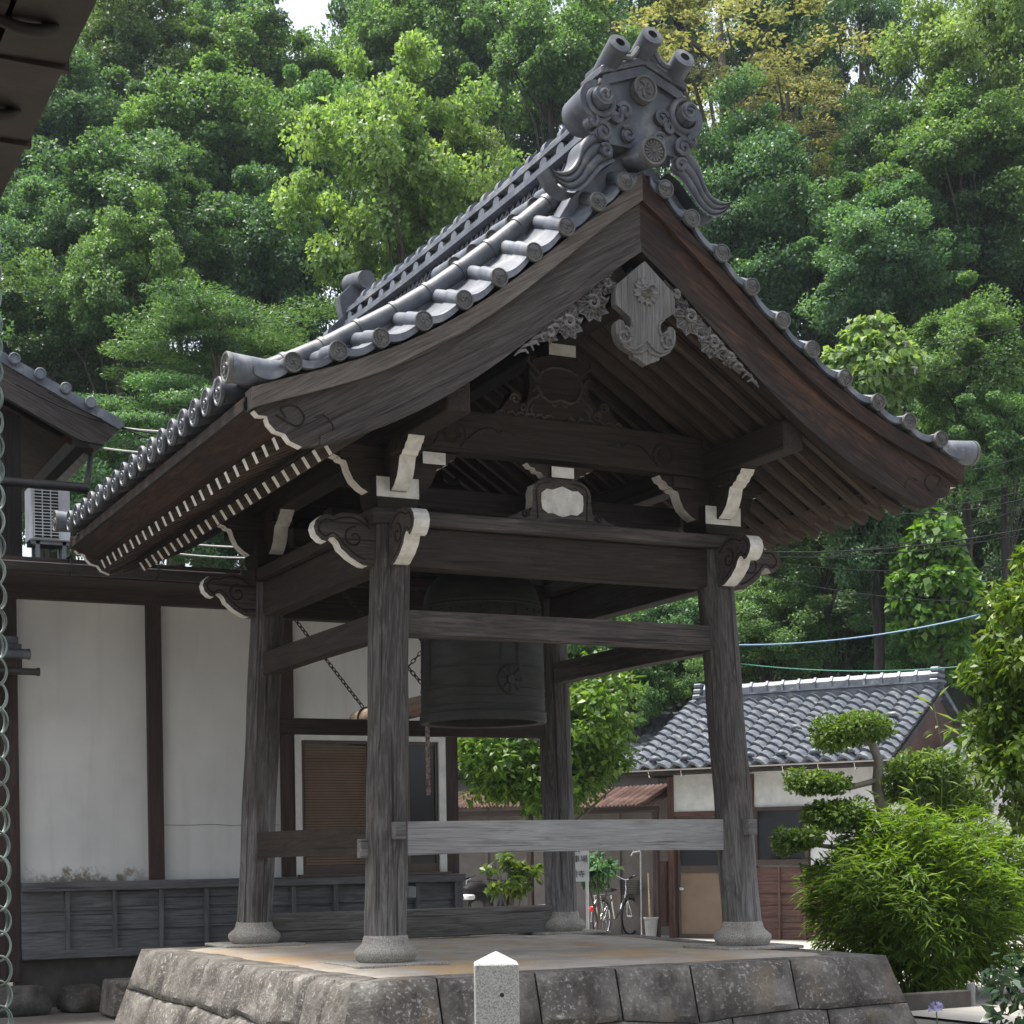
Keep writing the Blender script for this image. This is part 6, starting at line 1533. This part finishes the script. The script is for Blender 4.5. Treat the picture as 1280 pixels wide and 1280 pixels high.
# planter wall and pipe beneath the bamboo
pw = thing('planter_wall', 'low dark concrete planter wall under the bamboo bush with a pale end post', 'planter', (4.2, -1.0, 0))
b = MB(); b.box((3.95, -1.02, .06), (1.15, .10, .20), mat=None); b.build('wall', 'mortar_dark', pw, bevel=.01)
b = MB(); b.tube([(4.56, -1.02, -.1), (4.56, -1.02, .22)], .04, 14); b.build('end_post', 'grey_plastic', pw, smooth=40)
HT = [
('mid', 6.25, 36.15, 25.29, 2.25, 1.78, 'bright leafy tree beside the near copper gutter at the very top of the wood'),
('mid', 10.26, 36.39, 24.82, 2.22, 1.77, 'tall leafy tree below the small gap of open sky'),
('blue', 3.86, 33.98, 21.45, 2.11, 1.78, 'hazy green tree whose edge is cut by the near copper gutter'),
('mid', 6.67, 30.36, 20.33, 2.24, 1.81, 'rounded tree with pale sunlit top midway between near gutter and lime green tree'),
('blue', 3.75, 27.34, 16.85, 2.13, 1.55, 'shaded blue green tree in the hollow above the small roof gable'),
('mid', 9.29, 30.18, 20.05, 1.52, 1.74, 'narrow leafy tree just left of the lime green tree'),
('blue', 2.11, 29.27, 16.26, 1.79, 1.59, 'dim blue green tree touching the rain chain'),
('mid', 2.50, 23.49, 13.78, 1.49, 1.37, 'round sunlit tree directly above the small upper roof gable'),
('feather', 3.65, 20.14, 12.03, 1.96, 1.01, 'feathery layered tree behind the left eave of the bell tower roof'),
('dark', 1.12, 25.30, 13.06, 1.62, 1.08, 'dark tree peeping over the small roof gable at the left'),
('feather', 2.55, 19.57, 9.84, 1.74, 0.98, 'low feathery tree between the small roof gable and the bell tower eave'),
('dark', 6.92, 26.89, 16.18, 1.69, 1.69, 'dark leafy tree left of the lime green tree trunk'),
('lime', 7.64, 19.84, 15.41, 2.01, 2.18, 'bright lime green tree behind the left slope of the tower roof'),
('lime', 9.47, 20.06, 15.42, 1.05, 1.58, 'smaller lime green crown tucked against the ridge lattice'),
('blue', 9.44, 37.91, 27.30, 1.56, 1.38, 'small pale tree filling the wood left of the gap of open sky'),
('mid', 14.02, 34.53, 25.62, 2.22, 1.97, 'leafy tree above the bright lime green tree'),
('mid', 15.69, 32.60, 25.49, 2.29, 2.05, 'tall open tree with sparkling gaps left of the roof ornament'),
('dark', 15.12, 36.22, 24.50, 2.04, 1.79, 'dark tree showing between lime green tree and the tall open tree'),
('mid', 14.81, 26.34, 22.32, 1.81, 1.70, 'rounded green tree immediately left of the ridge end ornament'),
('thin', 16.07, 31.30, 21.93, 2.13, 2.13, 'slender dark trunked tree behind the ridge of the tower'),
('thin', 19.18, 31.99, 23.69, 1.97, 2.71, 'dark slender tree standing behind the roof ornament'),
('dark', 22.62, 34.75, 28.55, 2.12, 1.86, 'dark crown above the three perch cylinders of the ridge'),
('tan', 19.95, 26.03, 23.39, 3.34, 1.78, 'tan yellow flowering tree right of the roof ornament'),
('tan', 21.32, 24.80, 21.26, 2.20, 1.36, 'lower spray of the tan flowering tree with pale bare twigs'),
('thin', 27.23, 29.13, 25.74, 2.01, 3.01, 'slender dark tree with sky showing between its trunks'),
('dark', 27.62, 33.40, 29.22, 2.43, 1.62, 'dark crown at the top behind the tan flowering tree'),
('lime', 22.24, 18.21, 20.51, 1.84, 2.04, 'bright yellow green tree in the upper right corner'),
('mid', 21.17, 17.62, 17.69, 1.80, 1.33, 'sunlit layered tree below the bright upper right tree'),
('dark', 22.14, 21.60, 18.60, 1.77, 1.56, 'deep green tree right of the tan flowering sprays'),
('dark', 18.12, 22.48, 18.07, 1.73, 1.63, 'dark tree behind the right wave fin of the roof ornament'),
('dark', 19.04, 20.90, 16.07, 2.09, 1.69, 'large dark evergreen above the right verge of the tower'),
('dark', 21.57, 18.54, 15.57, 2.13, 1.55, 'broad dark evergreen above the overhead cables at the right'),
('blue', 18.72, 17.72, 14.91, 1.57, 1.29, 'cool green tree above the lime vine mound'),
('dark', 18.76, 24.39, 17.67, 1.70, 1.49, 'dark tree close to the upper right verge tiles'),
('mid', 16.30, 12.22, 10.88, 1.33, 0.97, 'fresh green spreading tree right of the lime vine mound'),
('dark', 18.50, 16.71, 10.43, 1.62, 1.26, 'dark tree behind the right eave tip of the tower roof'),
('mid', 16.27, 11.12, 9.00, 1.06, 0.91, 'leafy tree under the cables near the right picture edge'),
('mid', 13.81, 13.45, 7.72, 1.17, 0.70, 'low green tree under the right eave of the tower roof'),
('dark', 16.07, 15.68, 6.57, 1.62, 1.11, 'dark thicket tree above the silver house ridge'),
('dark', 18.84, 14.31, 7.71, 1.28, 1.53, 'dark tree between the vine column and the right edge shrub'),
('mid', 12.73, 13.98, 5.71, 1.09, 0.86, 'leafy tree right of the far tie beam above the house roof'),
('dark', 13.55, 18.04, 6.06, 1.58, 1.05, 'dark tree seen between the tie beams left of the right pillar'),
('mid', 10.29, 14.63, 4.76, 0.92, 0.77, 'leafy tree behind the rear tiled roof ridge'),
('mid', 9.51, 15.58, 5.61, 1.09, 0.94, 'bright tree seen between the bell and the right pillar'),
('dark', 2.81, 17.77, 7.79, 1.14, 0.83, 'dark tree showing under the left eave above the hall gutter'),
('blue', 0.24, 20.15, 8.89, 1.33, 1.09, 'blue green tree behind the air conditioner'),
('mid', 1.82, 19.93, 8.34, 1.11, 0.87, 'low tree right of the air conditioner'),
('dark', 5.80, 20.75, 9.47, 1.36, 1.19, 'dark tree behind the rear left pillar head'),
('dark', 13.53, 11.58, 7.66, 1.03, 1.03, 'dark thicket tree left of the vine column'),
('mid', 14.80, 11.85, 5.54, 0.91, 0.91, 'green tree at the foot of the vine column'),
('mid', 1.24, 38.62, 24.07, 2.60, 2.25, 'tree in the part of the wood that carries on left behind the near eave'),
('blue', -1.64, 38.92, 21.81, 2.55, 2.20, 'tree in the part of the wood that carries on left behind the near eave'),
('dark', -0.98, 31.91, 16.46, 2.24, 1.93, 'tree in the part of the wood that carries on left behind the near eave'),
('mid', -3.61, 32.09, 15.36, 2.19, 1.89, 'tree in the part of the wood that carries on left behind the near eave'),
('blue', -1.30, 25.37, 11.57, 1.93, 1.66, 'tree in the part of the wood that carries on left behind the near eave'),
('dark', -3.58, 25.38, 10.66, 1.87, 1.62, 'tree in the part of the wood that carries on left behind the near eave'),
('mid', -4.64, 38.18, 19.92, 2.45, 2.11, 'tree in the part of the wood that carries on left behind the near eave'),
('blue', 0.15, 28.00, 13.88, 2.08, 1.80, 'tree in the part of the wood that carries on left behind the near eave'),
('dark', 28.35, 19.65, 20.70, 2.34, 2.02, 'tree in the part of the wood that carries on right behind the leafy shrub'),
('mid', 25.99, 17.47, 15.85, 2.19, 1.89, 'tree in the part of the wood that carries on right behind the leafy shrub'),
('blue', 21.94, 13.90, 10.82, 1.93, 1.66, 'tree in the part of the wood that carries on right behind the leafy shrub'),
('dark', 28.59, 17.30, 16.77, 2.24, 1.93, 'tree in the part of the wood that carries on right behind the leafy shrub'),
('dark', 4.21, 46.72, 28.30, 2.44, 3.47, 'dense dark tree deep in the shaded wood behind the front row'),
('thin', 7.05, 45.35, 28.37, 2.44, 3.47, 'slender dark tree in the back rows of the wood with sky glinting through'),
('thin', 11.33, 44.85, 26.78, 2.50, 3.55, 'slender dark tree in the back rows of the wood with sky glinting through'),
('thin', 13.13, 42.95, 24.93, 2.46, 2.52, 'slender dark tree in the back rows of the wood with sky glinting through'),
('dark', 15.55, 39.83, 27.38, 2.39, 3.40, 'dense dark tree deep in the shaded wood behind the front row'),
('thin', 19.56, 41.07, 26.37, 2.51, 3.57, 'slender dark tree in the back rows of the wood with sky glinting through'),
('thin', 22.09, 36.99, 25.62, 2.41, 3.42, 'slender dark tree in the back rows of the wood with sky glinting through'),
('thin', 25.53, 37.69, 27.00, 2.50, 3.55, 'slender dark tree in the back rows of the wood with sky glinting through'),
('dark', 27.68, 33.75, 25.12, 2.39, 3.39, 'dense dark tree deep in the shaded wood behind the front row'),
('thin', 31.33, 33.82, 26.37, 2.46, 3.49, 'slender dark tree in the back rows of the wood with sky glinting through'),
('thin', 32.63, 31.32, 26.20, 2.39, 3.39, 'slender dark tree in the back rows of the wood with sky glinting through'),
('blue', 3.08, 40.15, 18.75, 2.17, 2.27, 'dim blue green tree deep in the wood behind the front row'),
('thin', 4.72, 39.45, 18.67, 2.18, 2.28, 'slender dark tree in the back rows of the wood with sky glinting through'),
('thin', 7.63, 37.73, 18.66, 2.17, 2.27, 'slender dark tree in the back rows of the wood with sky glinting through'),
('blue', 9.34, 36.54, 19.01, 2.15, 2.25, 'dim blue green tree deep in the wood behind the front row'),
('thin', 11.90, 36.98, 20.08, 2.22, 2.32, 'slender dark tree in the back rows of the wood with sky glinting through'),
('thin', 13.86, 35.18, 20.30, 2.19, 2.29, 'slender dark tree in the back rows of the wood with sky glinting through'),
('blue', 16.18, 33.34, 19.08, 2.16, 2.26, 'dim blue green tree deep in the wood behind the front row'),
('thin', 18.02, 31.20, 17.77, 2.12, 2.21, 'slender dark tree in the back rows of the wood with sky glinting through'),
('thin', 21.30, 31.53, 19.87, 2.19, 2.29, 'slender dark tree in the back rows of the wood with sky glinting through'),
('blue', 23.74, 30.84, 19.69, 2.21, 2.31, 'dim blue green tree deep in the wood behind the front row'),
('thin', 26.53, 30.16, 19.45, 2.23, 2.33, 'slender dark tree in the back rows of the wood with sky glinting through'),
('thin', 26.92, 26.96, 19.47, 2.12, 2.22, 'slender dark tree in the back rows of the wood with sky glinting through'),
('blue', 29.92, 25.51, 18.36, 2.12, 2.22, 'dim blue green tree deep in the wood behind the front row'),
('dark', 18.02, 25.18, 13.94, 1.72, 1.61, 'dense dark tree deep in the shaded wood behind the front row'),
('dark', 20.37, 25.48, 13.58, 1.77, 1.66, 'dense dark tree deep in the shaded wood behind the front row'),
('dark', 23.09, 24.35, 13.54, 1.78, 1.66, 'dense dark tree deep in the shaded wood behind the front row'),
('dark', 24.26, 23.79, 14.12, 1.78, 1.66, 'dense dark tree deep in the shaded wood behind the front row'),
('dark', 26.70, 22.51, 13.89, 1.77, 1.66, 'dense dark tree deep in the shaded wood behind the front row'),
('dark', 2.36, 32.99, 13.28, 1.83, 1.83, 'dense dark tree deep in the shaded wood behind the front row'),
('dark', 4.04, 30.07, 13.03, 1.75, 1.75, 'dense dark tree deep in the shaded wood behind the front row'),
('dark', 6.02, 28.91, 12.83, 1.75, 1.75, 'dense dark tree deep in the shaded wood behind the front row'),
('dark', 8.87, 30.26, 13.49, 1.85, 1.85, 'dense dark tree deep in the shaded wood behind the front row'),
('dark', 16.05, 21.42, 10.06, 1.56, 1.56, 'dense dark tree deep in the shaded wood behind the front row'),
('dark', 18.05, 21.49, 9.61, 1.59, 1.59, 'dense dark tree deep in the shaded wood behind the front row'),
('dark', 20.91, 22.15, 10.51, 1.66, 1.66, 'dense dark tree deep in the shaded wood behind the front row'),
('dark', 20.86, 19.09, 9.83, 1.56, 1.56, 'dense dark tree deep in the shaded wood behind the front row'),
('dark', 23.45, 19.87, 10.21, 1.63, 1.63, 'dense dark tree deep in the shaded wood behind the front row'),
('dark', 10.03, 23.65, 7.50, 1.53, 1.44, 'dense dark tree deep in the shaded wood behind the front row'),
('dark', 11.23, 21.82, 6.60, 1.49, 1.40, 'dense dark tree deep in the shaded wood behind the front row'),
('dark', 13.43, 21.70, 6.85, 1.52, 1.43, 'dense dark tree deep in the shaded wood behind the front row'),
('dark', 15.10, 20.32, 6.97, 1.50, 1.41, 'dense dark tree deep in the shaded wood behind the front row'),
('dark', 16.62, 20.16, 7.36, 1.52, 1.43, 'dense dark tree deep in the shaded wood behind the front row'),
('dark', 18.87, 20.42, 6.84, 1.57, 1.47, 'dense dark tree deep in the shaded wood behind the front row'),
('dark', 19.60, 18.13, 7.24, 1.51, 1.41, 'dense dark tree deep in the shaded wood behind the front row'),
('dark', 20.98, 17.37, 7.07, 1.50, 1.41, 'dense dark tree deep in the shaded wood behind the front row')]
for a in HT: hill_tree(*a)
VC = ((13.74, 10.14, 6.06), 0.6816245384833854, 1.4200511218403864); VM = ((13.79, 11.79, 10.41), 0.8051689860834991, 0.9244532803180915); VW = ((11.96, 12.13, 4.86), 0.8804316955410395, 0.44021584777051975)
rng = np.random.default_rng(31)
def vine(label, c, r, rv, seed, lobes, name, mat='lf_vine'):
    rng = np.random.default_rng(seed); spec = []
    for k in range(lobes):
        p = sphere_pts(1, rng)[0]*rng.random()**.3
        if p[2] > .2: p[:2] *= 1-.45*p[2]
        spec.append((np.array(c)+p*np.array([r, r, rv])*.9, .28+.16*rng.random()))
    arr = merged_clumps(rng, spec, 95, .14, .7)
    plant(name, label, 'vine', (c[0], c[1], 0), arr, .15, .8, mat, rng, [([(c[0], c[1], 0), (c[0]+.1, c[1], c[2]), (c[0], c[1], c[2]+rv*.7)], [.06, .05, .02])], 'bark_dark', ('foliage', 'trunk'))
vine('column of hanging vines covering a trunk right of the tower eave', *VC, 41, 60, 'vine_column')
vine('lime green vine covered mound beside the right verge of the tower', *VM, 42, 60, 'vine_mound', 'lf_lime')
cable('uppermost thin cable crossing in front of the lime vine mound', [(12.06, 10.97, 10.28), (13.28, 7.02, 9.84)], 0.0075, 'cable', .12)
cable('thin cable just below the uppermost one with a pale tag', [(12.39, 10.8, 9.85), (13.27, 7.02, 9.36)], 0.006, 'cable', .12)
cable('cable leaving the tip of the right eave', [(12.07, 8.73, 7.68), (11.8, 5.52, 7.32)], 0.009, 'cable', .12)
cable('thin cable passing right under the eave tip', [(11.95, 8.79, 7.4), (11.79, 5.52, 6.91)], 0.0067, 'cable', .12)
cable('upper cable of the bundle below the eave tip', [(11.06, 8.11, 6.94), (11.79, 5.52, 6.8)], 0.009, 'cable', .12)
cable('lower cable of the bundle below the eave tip', [(10.83, 8.23, 6.84), (11.79, 5.52, 6.67)], 0.009, 'cable', .12)
cable('thick cable running across the vine column', [(8.75, 8.14, 6.06), (11.06, 4.77, 6.02)], 0.012, 'cable', .12)
cable('cable close beneath the thick one on the vine column', [(8.75, 8.14, 5.98), (11.06, 4.77, 5.95)], 0.009, 'cable', .12)
cable('steep thin cable crossing the bundle', [(9.64, 7.7, 6.02), (11.06, 4.77, 6.37)], 0.0075, 'cable', .12)
cable('level thin cable across the vine column', [(9.39, 8.94, 6.06), (11.78, 5.53, 5.64)], 0.006, 'cable', .12)
cable('cable sloping down to the right behind the vine column', [(8.53, 8.25, 5.74), (11.13, 5.85, 5.1)], 0.0075, 'cable', .12)
cable('bright blue cable above the silver tiled ridge', [(6.96, 6.79, 4.4), (9.59, 4.38, 4.64)], 0.013, 'cable_blue', .12)
cable('thin green line just over the silver tiled ridge', [(7.51, 7.64, 4.28), (10.32, 5.14, 4.07)], 0.008, 'cable_green', .12)
cable('pale pipe like cable beside the small roof gable', [(-0.84, 10.65, 7.66), (1.83, 11.56, 8.17)], 0.014, 'cable_pale', .12)
cable('lower pale cable beside the small roof gable', [(-0.84, 10.65, 7.33), (1.83, 11.56, 7.87)], 0.014, 'cable_pale', .12)
cable('upper pale cable under the left eave of the tower', [(-1.18, 6.35, 5.26), (1.95, 7.04, 5.67)], 0.012, 'cable_pale', .12)
cable('second pale cable under the left eave of the tower', [(-1.18, 6.36, 5.13), (1.95, 7.04, 5.54)], 0.012, 'cable_pale', .12)
cable('third pale cable over the hall gutter', [(-1.27, 6.4, 4.98), (1.95, 7.04, 5.37)], 0.012, 'cable_pale', .12)
cable('dark sagging cable from the bargeboard of the small gable', [(-3.23, 4.02, 6.3), (-1.18, 5.24, 6.25)], 0.0075, 'cable', .12)
cable('second dark cable from the bargeboard of the small gable', [(-2.95, 3.88, 6.22), (-0.02, 6.9, 6.43)], 0.0075, 'cable', .12)
b = MB(); b.box((0, 0, -.04), (.03, .02, .12)); b.box((0, 0, .03), (.14, .02, .03)); tag(b.build('cable_tag', 'grey_plastic', None, loc=(12.66, 9.56, 10.11), bevel=.006), 'pale spacer tag hanging on the uppermost of the top two cables', 'cable tag', 'pale cable tags')
b = MB(); b.box((0, 0, -.04), (.03, .02, .12)); b.box((0, 0, .03), (.14, .02, .03)); tag(b.build('cable_tag', 'grey_plastic', None, loc=(12.8, 9.49, 9.67), bevel=.006), 'pale spacer tag hanging on the lower of the top two cables', 'cable tag', 'pale cable tags')

# ------------------------------------------------------------------ summer haze over the hillside
m = bpy.data.materials.new('haze'); m.use_nodes = True; nt = m.node_tree; nt.nodes.clear()
o_ = nt.nodes.new('ShaderNodeOutputMaterial'); pv = nt.nodes.new('ShaderNodeVolumePrincipled')
pv.inputs['Color'].default_value = (0.78, 0.90, 1.0, 1); pv.inputs['Density'].default_value = 0.00035; pv.inputs['Anisotropy'].default_value = 0.2
nt.links.new(pv.outputs[0], o_.inputs['Volume'])
b = MB(); b.box((20, 30, 21.5), (240, 200, 45.0)); hz = b.build('haze', m); tag(hz, kind='stuff')
